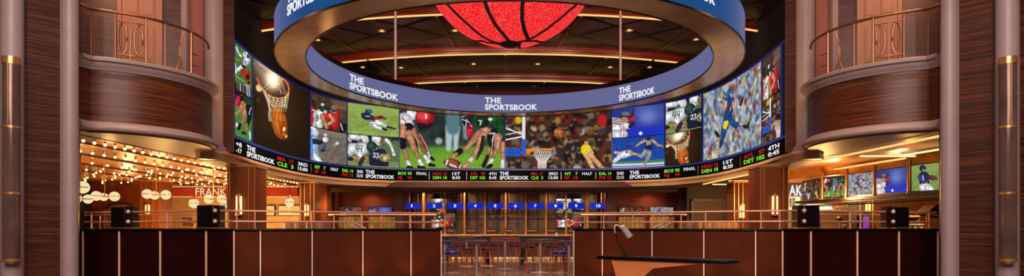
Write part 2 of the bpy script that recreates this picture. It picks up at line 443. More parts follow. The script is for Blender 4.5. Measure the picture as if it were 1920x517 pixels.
def pic_ball(w=150, h=240):
    p = Pic([(76, 74), (269, 196), (269, 436), (76, 379)], w, h, (30, 18, 10))
    p.glow(140, 122, 62, (110, 92, 70)).glow(110, 84, 36, (100, 98, 96)).glow(170, 230, 80, (20, 13, 8)).glow(148, 165, 26, (120, 110, 96)).glow(175, 300, 90, (20, 12, 6))
    p.ell(98, 182, 11, 13, (236, 208, 150), 0, 5); p.ell(232, 160, 9, 7, (240, 220, 180), 0, 4); p.ell(96, 226, 6, 9, (80, 56, 32), 0, 5)
    p.line([(78, 96), (120, 120)], 8, (120, 110, 104), 8)
    rim = [(92, 148), (98, 165), (110, 184), (128, 202), (150, 213), (172, 217), (190, 212), (202, 198), (205, 182), (200, 162), (190, 148), (180, 142)]
    p.line(rim, 6.5, (196, 70, 38)).line([(x-1, y-2) for x, y in rim], 2.4, (240, 140, 96))
    p.line([(180, 142), (176, 150), (184, 176), (196, 200)], 3, (214, 150, 110))
    net = (244, 224, 176)
    tops = [(106, 178), (118, 192), (132, 204), (148, 212), (164, 216), (180, 216), (194, 208), (204, 194)]
    lo = [(134, 252), (138, 262), (146, 246), (156, 252), (168, 248), (178, 250), (188, 244), (196, 250)]
    for i in range(8):
        for j in (i-1, i+1, i):
            if 0 <= j < 8: p.line([tops[i], ((tops[i][0]+lo[j][0])/2+random.uniform(-4, 4), (tops[i][1]+lo[j][1])/2), lo[j]], 1.7, net)
    for k in range(5):
        yy = 205+k*9; p.line([(118+k*4, yy-4), (140+k*2, yy+7), (165, yy+10), (190-k, yy+6), (202-k*2, yy-4)], 1.3, net)
    p.line([(112, 182), (140, 150), (150, 178), (170, 160), (176, 200)], 1.2, (250, 240, 214)); p.line([(116, 190), (150, 168), (190, 200)], 1.2, net)
    p.glow(148, 140, 28, (190, 180, 160), .8)
    for x0 in (134, 138, 142): p.line([(x0, 250), (x0-3, 275), (x0, 298)], 1.8, net)
    p.ell(171, 303, 27, 59, (190, 92, 26), -9); p.ell(166, 295, 20, 50, (214, 112, 36), -9, 16); p.ell(184, 330, 12, 28, (150, 60, 16), -9, 12)
    for dx in (-14, 0, 13): p.line([(168+dx*.7, 246), (168+dx*1.3, 300), (182+dx*.8, 358)], 1.4, (80, 34, 14))
    p.line([(146, 290), (172, 300), (198, 300)], 1.3, (80, 34, 14))
    p.ell(187, 325, 5, 8, (250, 224, 170), 10, 2); p.ell(195, 351, 4, 6, (214, 214, 150), 20, 2); p.ell(186, 343, 3, 5, (240, 160, 60), 0, 2)
    for k in range(7): p.line([(143+k*8, 240), (150+k*7, 254), (146+k*8, 262)], 1.4, net)
    return p.grain(.06).arr()
def pic_tackle():
    p = Pic([(28, 31), (204, 80), (204, 240), (28, 196)], 110, 116, (70, 50, 38)); p.grain(.5, 14)
    p.glow(180, 100, 40, (50, 40, 30))
    p.limb([(36, 110, 14), (38, 190, 20)], (176, 34, 38)); p.ell(45, 88, 14, 18, (60, 34, 34)); p.line([(34, 120), (50, 120), (42, 150)], 4, (230, 230, 230))
    p.limb([(150, 128, 22), (150, 200, 22)], (184, 32, 36)); p.limb([(128, 140, 12), (112, 170, 10)], (178, 30, 34))
    p.ell(142, 112, 24, 22, (66, 46, 44)); p.ell(150, 106, 18, 14, (120, 100, 96), 0, 3); p.line([(128, 120), (140, 132), (160, 130)], 3, (180, 170, 170))
    p.limb([(72, 138, 24), (62, 205, 26)], (226, 228, 226)); p.ell(92, 108, 20, 20, (30, 56, 40)); p.ell(90, 92, 10, 8, (236, 236, 230))
    p.line([(96, 118), (110, 128)], 3, (200, 200, 200)); p.limb([(88, 150, 14), (96, 176, 11), (112, 208, 9)], (190, 134, 98))
    p.limb([(100, 130, 9), (112, 150, 8)], (220, 40, 44)); p.ell(104, 128, 8, 8, (236, 236, 236))
    p.limb([(128, 146, 10), (146, 176, 9), (120, 190, 8)], (200, 146, 108))
    p.ell(62, 150, 8, 9, (36, 80, 54)); p.ell(62, 150, 4, 4, (226, 228, 226)); p.ell(60, 165, 9, 10, (36, 80, 54)); p.ell(60, 166, 4, 5, (226, 228, 226))
    p.line([(56, 190), (60, 230)], 4, (60, 90, 70)); p.ell(190, 215, 14, 26, (30, 26, 26), 20); p.line([(178, 190), (188, 225)], 4, (220, 220, 220)); p.ell(130, 225, 12, 10, (60, 30, 30))
    return p.grain(.12).arr()
def pic_glove():
    p = Pic([(28, 196), (204, 240), (204, 392), (28, 357)], 110, 110, (112, 100, 90)); p.grain(.22, 2).grain(.2, 8)
    p.poly([(20, 196), (204, 236), (204, 262), (20, 222)], (128, 116, 106), 8)
    p.limb([(40, 215, 20), (42, 300, 26), (50, 350, 24)], (150, 184, 214)); p.limb([(36, 200, 14), (54, 230, 16)], (216, 224, 232))
    p.limb([(44, 268, 13), (76, 276, 10), (98, 268, 8)], (34, 34, 48)); p.ell(104, 262, 16, 14, (232, 234, 236)); p.ell(104, 240, 10, 8, (210, 214, 220), 20)
    p.limb([(102, 282, 7), (94, 312, 9)], (60, 84, 130)); p.ell(90, 314, 9, 7, (30, 34, 56)); p.ell(162, 284, 10, 8, (226, 222, 214)); p.ell(150, 292, 8, 4, (170, 160, 150), 20, 3)
    p.limb([(50, 340, 16), (72, 372, 18), (90, 400, 16)], (220, 226, 234)); p.limb([(34, 240, 4), (36, 340, 4)], (60, 110, 190))
    return p.grain(.08).arr()
def pic_dive():
    p = Pic([(209, 82), (460, 106), (460, 259), (209, 242)], 150, 100, (134, 158, 74)); p.grain(.16, 2).grain(.14, 10)
    p.poly([(205, 80), (462, 104), (462, 150), (205, 128)], (146, 168, 84), 20); p.line([(209, 232), (330, 236), (460, 250)], 3, (176, 190, 130), 2)
    p.line([(209, 170), (290, 172)], 3, (160, 176, 104), 5); p.line([(420, 240), (460, 220)], 2, (200, 206, 160))
    p.limb([(335, 172, 13), (372, 186, 10), (408, 206, 6)], (232, 234, 238)); p.limb([(330, 186, 12), (352, 204, 9), (384, 218, 6)], (222, 226, 232))
    p.limb([(404, 204, 6), (440, 214, 4)], (44, 50, 66)); p.limb([(384, 214, 6), (400, 220, 5)], (30, 30, 40))
    p.limb([(296, 148, 17), (326, 162, 17)], (34, 40, 66)); p.limb([(284, 142, 8), (312, 168, 7), (342, 172, 5)], (40, 46, 76)); p.limb([(312, 172, 5), (340, 174, 4)], (150, 104, 80))
    p.ell(314, 126, 18, 14, (40, 56, 90)); p.ell(318, 122, 13, 8, (84, 106, 146)); p.line([(322, 134), (334, 138)], 3, (170, 180, 200))
    p.limb([(345, 160, 8), (378, 156, 7), (394, 162, 6)], (160, 34, 54)); p.ell(372, 152, 12, 6, (90, 30, 40), 10)
    p.line([(300, 150), (320, 150)], 4, (210, 214, 220)); p.ell(330, 190, 8, 4, (90, 110, 160))
    return p.grain(.08).arr()
def pic_pile():
    p = Pic([(209, 242), (460, 259), (460, 403), (209, 392)], 150, 96, (92, 108, 72)); p.grain(.2, 3)
    p.poly([(205, 370), (462, 376), (462, 410), (205, 400)], (120, 140, 90), 8)
    p.crowd(209, 240, 460, 280, [(226, 226, 228), (60, 58, 60), (140, 110, 90), (30, 34, 50)], 26, 16, 16, 3)
    p.limb([(232, 252, 18), (262, 258, 14)], (230, 232, 232)); p.limb([(290, 250, 18), (300, 270, 16)], (226, 228, 230)); p.limb([(348, 258, 20), (370, 270, 14)], (224, 226, 230))
    p.ell(386, 276, 18, 16, (126, 108, 76)); p.limb([(400, 268, 9), (420, 290, 7), (434, 330, 6)], (224, 226, 228)); p.ell(436, 338, 9, 8, (226, 228, 230))
    p.limb([(232, 312, 26), (285, 312, 30)], (222, 228, 226)); p.limb([(226, 340, 10), (212, 330, 12)], (206, 212, 210)); p.ell(330, 302, 27, 26, (40, 60, 56)); p.ell(324, 296, 16, 14, (64, 88, 80)); p.line([(336, 318), (350, 322), (352, 306)], 3, (190, 190, 190))
    for x in (255, 273): p.line([(x, 294), (x-5, 312), (x+9, 312)], 4, (40, 60, 56)).line([(x+8, 294), (x+5, 326)], 4, (40, 60, 56))
    p.limb([(235, 358, 15), (300, 362, 18)], (150, 126, 84)); p.limb([(268, 340, 10), (290, 368, 9)], (230, 230, 230)); p.ell(225, 362, 14, 9, (30, 30, 34)); p.limb([(285, 360, 12), (272, 385, 10)], (52, 44, 44))
    p.limb([(345, 350, 30), (372, 340, 30)], (32, 38, 66)); p.limb([(330, 378, 14), (400, 384, 12)], (26, 30, 50))
    p.line([(334, 334), (344, 330), (346, 340), (336, 350), (350, 350)], 4, (226, 228, 232)); p.line([(352, 332), (362, 334), (356, 342), (364, 350), (352, 356)], 4, (226, 228, 232))
    p.ell(390, 353, 26, 20, (206, 176, 112)); p.ell(392, 353, 20, 15, (36, 38, 52)); p.ell(394, 356, 18, 11, (214, 188, 130)); p.line([(372, 346), (410, 342)], 3, (236, 230, 210)); p.line([(402, 362), (412, 368)], 3, (60, 60, 60))
    return p.grain(.12).arr()
def pic_snap():
    p = Pic([(30, 35), (628, 35), (628, 383), (30, 383)], 300, 175, (50, 62, 56)); p.grain(.3, 30)
    p.crowd(30, 30, 628, 230, [(30, 42, 40), (60, 74, 68), (40, 60, 62), (24, 30, 30)], 60, 30, 36, 24)
    p.blur(6); p.poly([(20, 262), (640, 250), (640, 400), (20, 400)], (96, 146, 48), 26); p.poly([(20, 300), (640, 300), (640, 400), (20, 400)], (112, 160, 44), 30)
    n = noise2(175, 300, 2); mask = np.clip((p.Y-260)/40, 0, 1); p.im *= (1+.3*(n-.5)*mask)[..., None]
    for x, w in ((312, 24), (352, 20)): p.limb([(x, 150, w), (x-4, 210, w*.8), (x-6, 270, w*.6)], (176, 190, 196), 14)
    p.limb([(330, 90, 42), (332, 150, 38)], (84, 120, 128), 18); p.limb([(400, 80, 18), (404, 200, 15)], (120, 140, 138), 16)
    p.ell(250, 225, 20, 20, (150, 172, 170), 0, 12)
    # red team, left
    p.limb([(56, 100, 40), (70, 130, 38)], (226, 228, 232)); p.line([(40, 92), (60, 112), (62, 140)], 6, (200, 40, 44)); p.limb([(92, 60, 26), (110, 80, 24)], (224, 226, 230)); p.limb([(78, 150, 30), (66, 205, 24)], (24, 24, 30))
    p.limb([(46, 150, 20), (40, 240, 17), (74, 340, 11)], (190, 132, 98)); p.limb([(40, 226, 20), (46, 256, 19)], (22, 22, 26)); p.limb([(82, 186, 25), (106, 262, 16), (142, 336, 10)], (196, 134, 96)); p.limb([(110, 160, 14), (140, 230, 12), (178, 300, 9)], (150, 90, 62)); p.limb([(150, 200, 12), (170, 250, 9), (200, 306, 8)], (120, 70, 50))
    for a, b in (((100, 160), (148, 300)), ((140, 182), (196, 300))): p.line([a, ((a[0]+b[0])/2+6, (a[1]+b[1])/2), b], 3, (236, 220, 200))
    for x, y in ((76, 356), (146, 350), (186, 332)): p.limb([(x-4, y-8, 12), (x+4, y+12, 14)], (234, 234, 236))
    p.limb([(172, 312, 9), (182, 330, 12)], (236, 236, 236)); p.limb([(190, 292, 6), (202, 320, 8)], (210, 210, 212)); p.limb([(200, 362, 11), (224, 368, 8)], (26, 26, 30)); p.limb([(140, 378, 12), (166, 382, 9)], (26, 26, 30)); p.limb([(78, 380, 12), (98, 384, 9)], (24, 24, 28)); p.limb([(208, 322, 9), (220, 334, 8)], (24, 30, 34))
    p.ell(172, 88, 56, 48, (186, 30, 38), -8); p.ell(160, 76, 36, 26, (222, 66, 66), -8, 14); p.line([(176, 72), (178, 92)], 9, (238, 238, 238)); p.poly([(124, 118), (210, 128), (200, 150), (150, 158), (128, 146)], (40, 26, 30))
    for q in ([(126, 120), (160, 132), (208, 124)], [(134, 142), (160, 148), (198, 140)], [(150, 120), (142, 162)], [(172, 126), (164, 164)], [(196, 118), (188, 156)], [(138, 162), (176, 166), (208, 124)]): p.line(q, 5, (26, 24, 28))
    # green team, right
    p.limb([(424, 140, 18), (436, 190, 14)], (200, 34, 56)); p.ell(428, 162, 20, 40, (206, 36, 58), 10)
    p.limb([(540, 80, 52), (590, 110, 40)], (34, 84, 42)); p.limb([(470, 100, 26), (500, 140, 24)], (30, 88, 44)); p.limb([(600, 120, 26), (612, 190, 22)], (28, 74, 38)); p.ell(560, 190, 34, 34, (26, 28, 28)); p.limb([(545, 220, 18), (560, 270, 14)], (30, 30, 32)); p.line([(528, 180), (570, 178), (556, 224)], 8, (200, 202, 202))
    p.limb([(522, 160, 27), (480, 180, 20), (410, 264, 14), (348, 306, 10)], (196, 136, 102)); p.limb([(500, 190, 26), (478, 260, 17), (430, 344, 10)], (206, 146, 112)); p.limb([(504, 200, 10), (494, 270, 12), (466, 330, 4)], (40, 28, 26)); p.limb([(372, 282, 18), (346, 302, 17)], (24, 24, 28))
    p.limb([(398, 282, 8), (376, 314, 8)], (226, 226, 226)) if False else None
    p.limb([(436, 330, 13), (424, 348, 13)], (240, 226, 200)); p.limb([(350, 300, 12), (324, 322, 12)], (190, 126, 94)); p.limb([(424, 352, 10), (396, 374, 14)], (198, 138, 106))
    p.limb([(590, 200, 24), (580, 270, 15), (552, 340, 10)], (190, 124, 92)); p.limb([(540, 270, 12), (520, 320, 10)], (176, 112, 84)); p.limb([(530, 312, 10), (506, 368, 12)], (24, 24, 26)); p.limb([(552, 336, 12), (544, 356, 12)], (232, 230, 220)); p.limb([(548, 366, 12), (528, 378, 9)], (24, 24, 26)); p.limb([(620, 240, 18), (616, 330, 11)], (186, 122, 92)); p.limb([(616, 340, 11), (614, 372, 13)], (226, 226, 226))
    p.line([(560, 210), (552, 300)], 3, (230, 226, 210)); p.line([(596, 200), (590, 262)], 3, (230, 226, 210))
    p.ell(500, 106, 38, 40, (26, 46, 34)); p.ell(410, 106, 26, 28, (30, 34, 36)); p.line([(478, 104), (494, 104), (486, 130)], 6, (236, 238, 238)); p.ell(544, 96, 14, 10, (240, 240, 240))
    for q in ([(384, 98), (420, 110), (438, 140)], [(396, 132), (424, 150), (444, 148)], [(410, 96), (404, 140)], [(430, 100), (428, 152)], [(516, 126), (534, 146), (554, 128)]): p.line(q, 5, (214, 214, 214) if q[0][1] < 100 else (30, 30, 32))
    p.ell(330, 358, 54, 29, (112, 56, 34), 14); p.ell(320, 346, 34, 14, (146, 82, 54), 14, 10); p.limb([(300, 336, 5), (292, 362, 5)], (226, 220, 210)); p.limb([(376, 362, 4), (366, 382, 4)], (226, 220, 210)); p.line([(312, 360), (352, 376)], 6, (240, 232, 214))
    for k in range(5): p.line([(316+k*8, 356+k*3), (313+k*8, 368+k*3)], 3, (240, 232, 214))
    return p.grain(.1).arr()
def pic_hoop():
    p = Pic([(22, 35), (632, 35), (632, 383), (22, 383)], 300, 172, (84, 48, 36)); p.grain(.4, 24)
    pal = [(180, 150, 120), (130, 40, 38), (120, 90, 70), (150, 120, 96), (36, 30, 34), (56, 50, 60), (60, 56, 66), (40, 34, 38), (190, 176, 150), (120, 84, 60), (66, 74, 100), (34, 30, 32), (140, 40, 40), (200, 190, 180), (176, 140, 60)]
    p.crowd(22, 30, 632, 390, [(150, 30, 30), (60, 30, 26), (110, 36, 30), (40, 26, 24)], 90, 36, 14, 12)
    for r in range(9):
        p.people(20, 44+r*40, 634, 66+r*40, pal, 22, 11+r*.5, 10)
    p.people(130, 300, 600, 390, pal, 20, 14, 8)
    p.blur(2, 1); p.im *= .86; p.ell(486, 275, 30, 34, (232, 208, 30), 0, 8); p.ell(488, 236, 12, 13, (196, 150, 110), 0, 5); p.ell(96, 100, 20, 24, (214, 168, 20), 0, 12); p.ell(580, 105, 26, 36, (176, 34, 36), 0, 12)
    p.poly([(118, 60), (136, 60), (136, 215), (118, 215)], (232, 228, 226)); p.line([(22, 150), (122, 182)], 6, (236, 232, 230)).line([(22, 186), (122, 166)], 5, (220, 216, 214)).line([(22, 216), (122, 196)], 8, (238, 236, 232)).line([(22, 140), (122, 190)], 4, (226, 222, 220))
    p.poly([(20, 266), (108, 262), (114, 300), (106, 314), (20, 310)], (36, 84, 186)); p.poly([(114, 212), (138, 212), (140, 304), (118, 306)], (34, 92, 206)); p.line([(20, 290), (108, 292)], 3, (20, 50, 130))
    p.poly([(140, 268), (294, 266), (294, 277), (180, 280), (160, 298), (142, 300)], (224, 124, 32)); p.line([(145, 272), (290, 270)], 3, (250, 176, 70))
    for i in range(9):
        x = 186+i*12.5; b = 208+i*6.6
        if i < 8: p.line([(x, 280), (x+10, 308), (b+4, 340), (b+2, 384)], 3, (236, 232, 226))
        if i > 0: p.line([(x, 280), (x-12, 308), (b-6, 340), (b-4, 384)], 3, (236, 232, 226))
    p.ell(331, 179, 30, 30, (176, 92, 50)); p.ell(324, 170, 19, 18, (214, 128, 80), 0, 10)
    p.line([(302, 176), (330, 186), (360, 178)], 2.5, (70, 34, 22)).line([(326, 150), (322, 180), (334, 208)], 2.5, (70, 34, 22)).line([(312, 156), (342, 160), (354, 196)], 2, (70, 34, 22))
    p.limb([(590, 392, 12), (540, 340, 16), (512, 306, 17)], (206, 150, 104)); p.limb([(530, 390, 12), (510, 350, 14), (488, 318, 9)], (214, 160, 114))
    for q in ([(520, 300), (500, 282), (488, 288)], [(528, 296), (516, 276), (504, 274)], [(500, 320), (476, 298), (484, 292)], [(505, 330), (480, 316), (474, 308)]): p.line(q, 8, (224, 172, 126))
    return p.grain(.12).arr()
def pic_batter():
    p = Pic([(18, 111), (274, 83), (274, 240), (18, 258)], 150, 96, (42, 54, 140)); p.poly([(100, 80), (280, 70), (280, 170), (150, 180)], (58, 74, 150), 40); p.glow(190, 150, 50, (50, 50, 50)); p.poly([(100, 205), (280, 195), (280, 260), (100, 260)], (34, 50, 190), 20)
    p.limb([(30, 210, 36), (64, 200, 28)], (232, 228, 230)); p.limb([(40, 250, 36), (70, 240, 24)], (234, 230, 232)); p.limb([(20, 172, 16), (60, 176, 14)], (232, 226, 228)); p.limb([(84, 190, 14), (98, 200, 12)], (226, 220, 224))
    for x in (62, 76): p.line([(x-4, 196), (x, 220), (x-4, 256)], 3, (150, 30, 50))
    p.limb([(30, 172, 9), (70, 172, 8), (96, 168, 7)], (206, 150, 120)); p.line([(22, 186), (60, 190)], 4, (40, 34, 60)); p.limb([(104, 200, 9), (120, 184, 8)], (40, 34, 50))
    p.ell(88, 142, 32, 17, (60, 62, 66)); p.ell(84, 136, 22, 10, (110, 112, 116), 0, 6); p.ell(78, 158, 16, 9, (206, 156, 126)); p.line([(60, 152), (112, 150)], 5, (40, 40, 44))
    p.ell(112, 162, 16, 12, (196, 26, 40), -20); p.ell(122, 154, 10, 9, (214, 40, 50)); p.line([(118, 148), (122, 108)], 5, (26, 24, 26))
    p.ell(156, 234, 10, 9, (238, 238, 240)); p.line([(152, 230), (154, 238)], 1.5, (170, 60, 60))
    return p.grain(.06).arr()
def pic_slide():
    p = Pic([(18, 260), (272, 245), (272, 390), (18, 403)], 150, 96, (30, 70, 160)); p.grain(.12, 8)
    for k in range(9): p.line([(30+k*30, 262), (50+k*30, 350)], 3, (24, 54, 130), 3)
    p.poly([(10, 374), (280, 358), (280, 374), (10, 388)], (70, 130, 70), 3); p.poly([(10, 384), (280, 372), (280, 400), (10, 410)], (206, 214, 226), 3); p.line([(18, 397), (272, 384)], 5, (60, 90, 180), 2)
    p.limb([(70, 338, 18), (100, 330, 16)], (226, 228, 234)); p.limb([(50, 350, 12), (26, 372, 9)], (220, 224, 230)); p.limb([(110, 330, 8), (140, 336, 6), (160, 340, 6)], (206, 160, 130)); p.ell(96, 303, 14, 11, (56, 62, 84)); p.limb([(50, 330, 8), (32, 328, 7)], (210, 170, 150)); p.ell(88, 325, 6, 5, (50, 60, 110))
    p.limb([(190, 340, 18), (180, 320, 14)], (128, 132, 140)); p.limb([(196, 330, 14), (190, 356, 10), (172, 386, 5)], (140, 144, 152)); p.limb([(176, 326, 13), (160, 346, 9), (146, 342, 6)], (150, 154, 160)); p.limb([(172, 382, 6), (166, 392, 5)], (206, 160, 130))
    p.poly([(172, 266), (212, 258), (214, 312), (178, 312)], (34, 34, 58)); p.limb([(176, 270, 7), (152, 282, 6), (134, 296, 5)], (206, 150, 120)); p.limb([(212, 268, 7), (240, 292, 6), (266, 298, 5)], (206, 150, 120)); p.ell(194, 256, 9, 10, (60, 40, 36))
    p.line([(186, 270), (186, 292)], 4, (240, 240, 240)); p.ell(199, 280, 7, 12, (240, 240, 240)); p.ell(199, 280, 3, 8, (34, 34, 58)); p.ell(264, 300, 7, 8, (120, 100, 110))
    return p.grain(.06).arr()
def pic_runner():
    p = Pic([(78, 223), (298, 70), (298, 410), (78, 476)], 150, 230, (158, 176, 196)); 
    p.crowd(70, 60, 310, 490, [(96, 140, 190), (196, 204, 210), (150, 120, 100), (110, 120, 140), (214, 214, 214), (80, 120, 176), (180, 160, 140), (70, 84, 110), (206, 196, 120), (150, 50, 50)], 900, 4, 11, 6)
    p.grain(.14, 5)
    p.limb([(166, 300, 13), (190, 330, 11), (215, 322, 9)], (30, 76, 140)); p.limb([(214, 322, 8), (232, 332, 5)], (206, 150, 112)); p.limb([(158, 310, 14), (148, 350, 11), (138, 400, 7), (134, 416, 5)], (28, 70, 134)); 
    p.limb([(122, 398, 4), (132, 384, 5), (124, 366, 3)], (150, 110, 90)); p.limb([(126, 392, 4), (120, 368, 7)], (206, 150, 112)); p.limb([(130, 388, 5), (124, 376, 7)], (198, 142, 106)) if False else None
    p.limb([(118, 362, 5), (126, 376, 6)], (26, 26, 34)); p.limb([(228, 332, 6), (240, 338, 6), (248, 318, 4)], (26, 26, 32)); p.line([(232, 344), (252, 312)], 4, (36, 36, 42))
    p.limb([(170, 236, 15), (170, 268, 14), (160, 296, 13)], (32, 62, 128)); p.limb([(156, 232, 9), (180, 228, 9)], (30, 66, 136)); p.poly([(146, 318), (160, 312), (166, 320), (154, 350), (142, 344)], (236, 206, 30))
    p.limb([(184, 240, 7), (186, 262, 6), (206, 254, 5)], (210, 152, 112)); p.limb([(206, 254, 5), (218, 244, 4)], (210, 152, 112)); p.limb([(214, 248, 4), (224, 218, 3)], (22, 22, 28)); p.limb([(154, 240, 7), (152, 262, 6), (166, 268, 5)], (210, 152, 112)); p.ell(164, 266, 10, 6, (110, 50, 34), 20)
    p.ell(171, 205, 13, 20, (28, 104, 168)); p.ell(176, 212, 6, 10, (196, 150, 120)); p.line([(172, 214), (186, 214)], 2, (60, 120, 190)); p.line([(174, 222), (184, 220)], 2, (30, 60, 110)); p.line([(174, 258), (172, 272)], 3, (230, 210, 60)); p.ell(206, 256, 4, 4, (230, 230, 230))
    return p.grain(.06).arr()
def pic_catch():
    p = Pic([(645, 184), (802, 163), (802, 298), (645, 305)], 130, 110, (122, 148, 74)); p.grain(.14, 3).grain(.12, 12)
    p.poly([(640, 180), (810, 158), (810, 200), (640, 220)], (136, 156, 86), 20)
    p.limb([(706, 236, 26), (708, 262, 24)], (34, 42, 78)); p.limb([(712, 280, 18), (740, 300, 16)], (220, 224, 232)); p.limb([(700, 285, 18), (700, 305, 14)], (214, 218, 226)); p.ell(700, 195, 16, 16, (30, 40, 76)); p.ell(704, 200, 8, 9, (110, 76, 60)); p.line([(698, 206), (712, 206)], 3, (200, 200, 210))
    p.limb([(730, 236, 9), (748, 246, 8), (760, 240, 6)], (36, 46, 90)); p.limb([(744, 236, 9), (762, 244, 7)], (120, 40, 50)); p.limb([(684, 238, 9), (702, 262, 7), (720, 262, 5)], (44, 70, 140)); p.limb([(712, 264, 5), (726, 256, 4)], (90, 60, 50)); p.line([(700, 230), (704, 250)], 5, (210, 214, 226))
    return p.grain(.06).arr()
# ================================================================== THE PLACE
Z = EYE
# ------------------------------------------------------------------ plan curve of the video wall
def catmull(P, n=24):
    out = []
    Q = [P[0]]+list(P)+[P[-1]]
    for i in range(1, len(Q)-2):
        p0, p1, p2, p3 = [Vector(q) for q in Q[i-1:i+3]]
        for k in range(n):
            t = k/n
            out.append(tuple(.5*((2*p1)+(-p0+p2)*t+(2*p0-5*p1+4*p2-p3)*t*t+(-p0+3*p1-3*p2+p3)*t**3)))
    out.append(tuple(P[-1])); return out
HALF = [(-7.42, 15.1), (-7.5, 16.0), (-7.64, 17.7), (-7.68, 19.4), (-7.6, 21.0), (-7.28, 22.35), (-6.45, 23.8), (-4.7, 24.8), (-2.4, 25.0), (0, 25.05)]
WALL = catmull(HALF+[(-x, y) for x, y in HALF[-2::-1]], 14)
WX = np.array([p[0] for p in WALL]); WY = np.array([p[1] for p in WALL])
WS = np.concatenate([[0], np.cumsum(np.hypot(np.diff(WX), np.diff(WY)))])
WPX = CX+F*WX/WY
# pixel columns grow monotonically along the visible part of the curve
def s_of(px): return float(np.interp(px, WPX[6:-6], WS[6:-6]))
TX = np.gradient(WX, WS); TY = np.gradient(WY, WS)
def wall_pt(s, z, out=0):
    x = np.interp(s, WS, WX); y = np.interp(s, WS, WY); tx = np.interp(s, WS, TX); ty = np.interp(s, WS, TY)
    return (float(x+ty*out), float(y-tx*out), z)

def color_grid(name, arr, ptfn, parent, label=None):
    """screen surface: a grid of vertices that carries the shown picture as colours"""
    h, w, _ = arr.shape
    vs = []
    for j in range(h):
        for i in range(w):
            vs.append(ptfn(i/(w-1), 1-j/(h-1)))
    fs = [(j*w+i, j*w+i+1, (j+1)*w+i+1, (j+1)*w+i) for j in range(h-1) for i in range(w-1)]
    me = bpy.data.meshes.new(name); me.from_pydata(vs, [], fs)
    at_ = me.color_attributes.new('Col', 'FLOAT_COLOR', 'POINT')
    a = arr.reshape(-1, 3)/255.0
    a = np.where(a <= .04045, a/12.92, ((a+.055)/1.055)**2.4)
    a = np.concatenate([a, np.ones((a.shape[0], 1))], 1).astype(np.float32)
    at_.data.foreach_set('color', a.ravel())
    me.polygons.foreach_set('use_smooth', [True]*len(me.polygons))
    me.materials.append(M['screen'])
    o = bpy.data.objects.new(name, me); col.objects.link(o)
    if parent: o.parent = parent; o.matrix_parent_inverse = bpy_mat(parent).inverted()
    if label: o['label'] = label
    return o

P = dict(tl=pic_topleft(), green=pic_green(), ball=pic_ball(), tackle=pic_tackle(), glove=pic_glove(), dive=pic_dive(), pile=pic_pile(),
         snap=pic_snap(), hoop=pic_hoop(), bat=pic_batter(), slide=pic_slide(), run=pic_runner(), catch=pic_catch())
HB, HM, HT = 2.53, 3.81, 5.08
vw = thing('video_wall', 'huge curved video wall of sports pictures around the back of the hall', 'video wall', (0, 25, Z+HB))
casing = MB(); casing.sweep([q for q in WALL if q[1] > 15.8 or abs(q[0]) < 7], [(.0, Z+1.98), (.0, Z+5.14), (-.3, Z+5.14), (-.3, Z+1.98)], side=-1); casing.build('casing', 'blackm', vw)
screens = [
 (438, 470, HM, HT, 'tl', 'picture of a white football helmet player tackled in red'), (438, 470, HB, HM, 'green', 'picture of green jersey players over grass, at the far left'),
 (472, 578.5, HB, HT, 'ball', 'tall picture of a basketball dropping through a net'),
 (581.5, 649, HM, HT, 'tackle', 'picture of white jersey eight between two red players, left'), (581.5, 649, HB, HM, 'glove', 'picture of a gloved hand and a ball over brown dirt'),
 (651, 748, HM, HT, 'dive', 'picture of a navy football player diving on green grass'), (651, 748, HB, HM, 'pile', 'picture of a pile of players with a gold helmet, left'),
 (750, 946.5, HB, HT, 'snap', 'wide picture of two football lines with the ball on grass'),
 (948, 1146.5, HB, HT, 'hoop', 'wide picture of a basketball over a hoop before a crowd'),
 (1148, 1246, HM, HT, 'bat', 'picture of a baseball batter with red gloves on blue'), (1148, 1246, HB, HM, 'slide', 'picture of a tagged runner with number ten before a blue wall'),
 (1249, 1316, HM, HT, 'pile2', 'narrow picture of a pile of players, right'), (1249, 1316, HB, HM, 'ball2', 'small picture of a basketball in a net, right'),
 (1320, 1429.5, HB, HT, 'run', 'tall picture of a running player in blue with yellow towel'),
 (1431.5, 1466, HM, HT, 'tackle', 'picture of white jersey eight between two red players, far right'), (1431.5, 1466, HB, HM, 'hoop2', 'narrow picture of a hoop before a crowd, far right')]
P['pile2'] = P['pile'][:, 8:108]; P['ball2'] = P['ball'][10:190, 10:150]; P['hoop2'] = P['hoop'][20:, 0:120]
for a, b, h0, h1, k, lab in screens:
    s0, s1 = s_of(a), s_of(b)
    g = .014
    color_grid('screen', P[k], lambda u, v, s0=s0, s1=s1, h0=h0, h1=h1: wall_pt(s0+(s1-s0)*u, Z+h0+g+(h1-h0-2*g)*v, .03), vw, lab)
# blue bezels
fr = MB()
def sub_path(a, b, n): return [wall_pt(a+(b-a)*i/n, 0)[:2] for i in range(n+1)]
SL, SR = s_of(437), s_of(1466.5)
for z0, z1 in ((HB-.07, HB), (HT, HT+.05)):
    fr.sweep(sub_path(0.6, WS[-1]-.6, 120), [(0, Z+z0), (.045, Z+z0), (.045, Z+z1), (0, Z+z1)], side=-1)
for px in (437, 471, 580, 650, 749, 947.2, 1147.2, 1247.5, 1318, 1430.5, 1467):
    s = s_of(px); fr.sweep(sub_path(s-.022, s+.022, 2), [(0, Z+HB-.02), (.045, Z+HB-.02), (.045, Z+HT), (0, Z+HT)], side=-1)
fr.build('bezel', 'bluef', vw)
tk = MB(); tk.sweep(sub_path(.6, WS[-1]-.6, 130), [(0, Z+2.0), (.05, Z+2.0), (.05, Z+2.44), (0, Z+2.44)], side=-1)
ticker = tk.build('ticker_board', plain('ticker_black', (5, 5, 6), .9, spec=.05), vw, smooth=.5)
ticker['label'] = 'black score ticker band under the pictures'
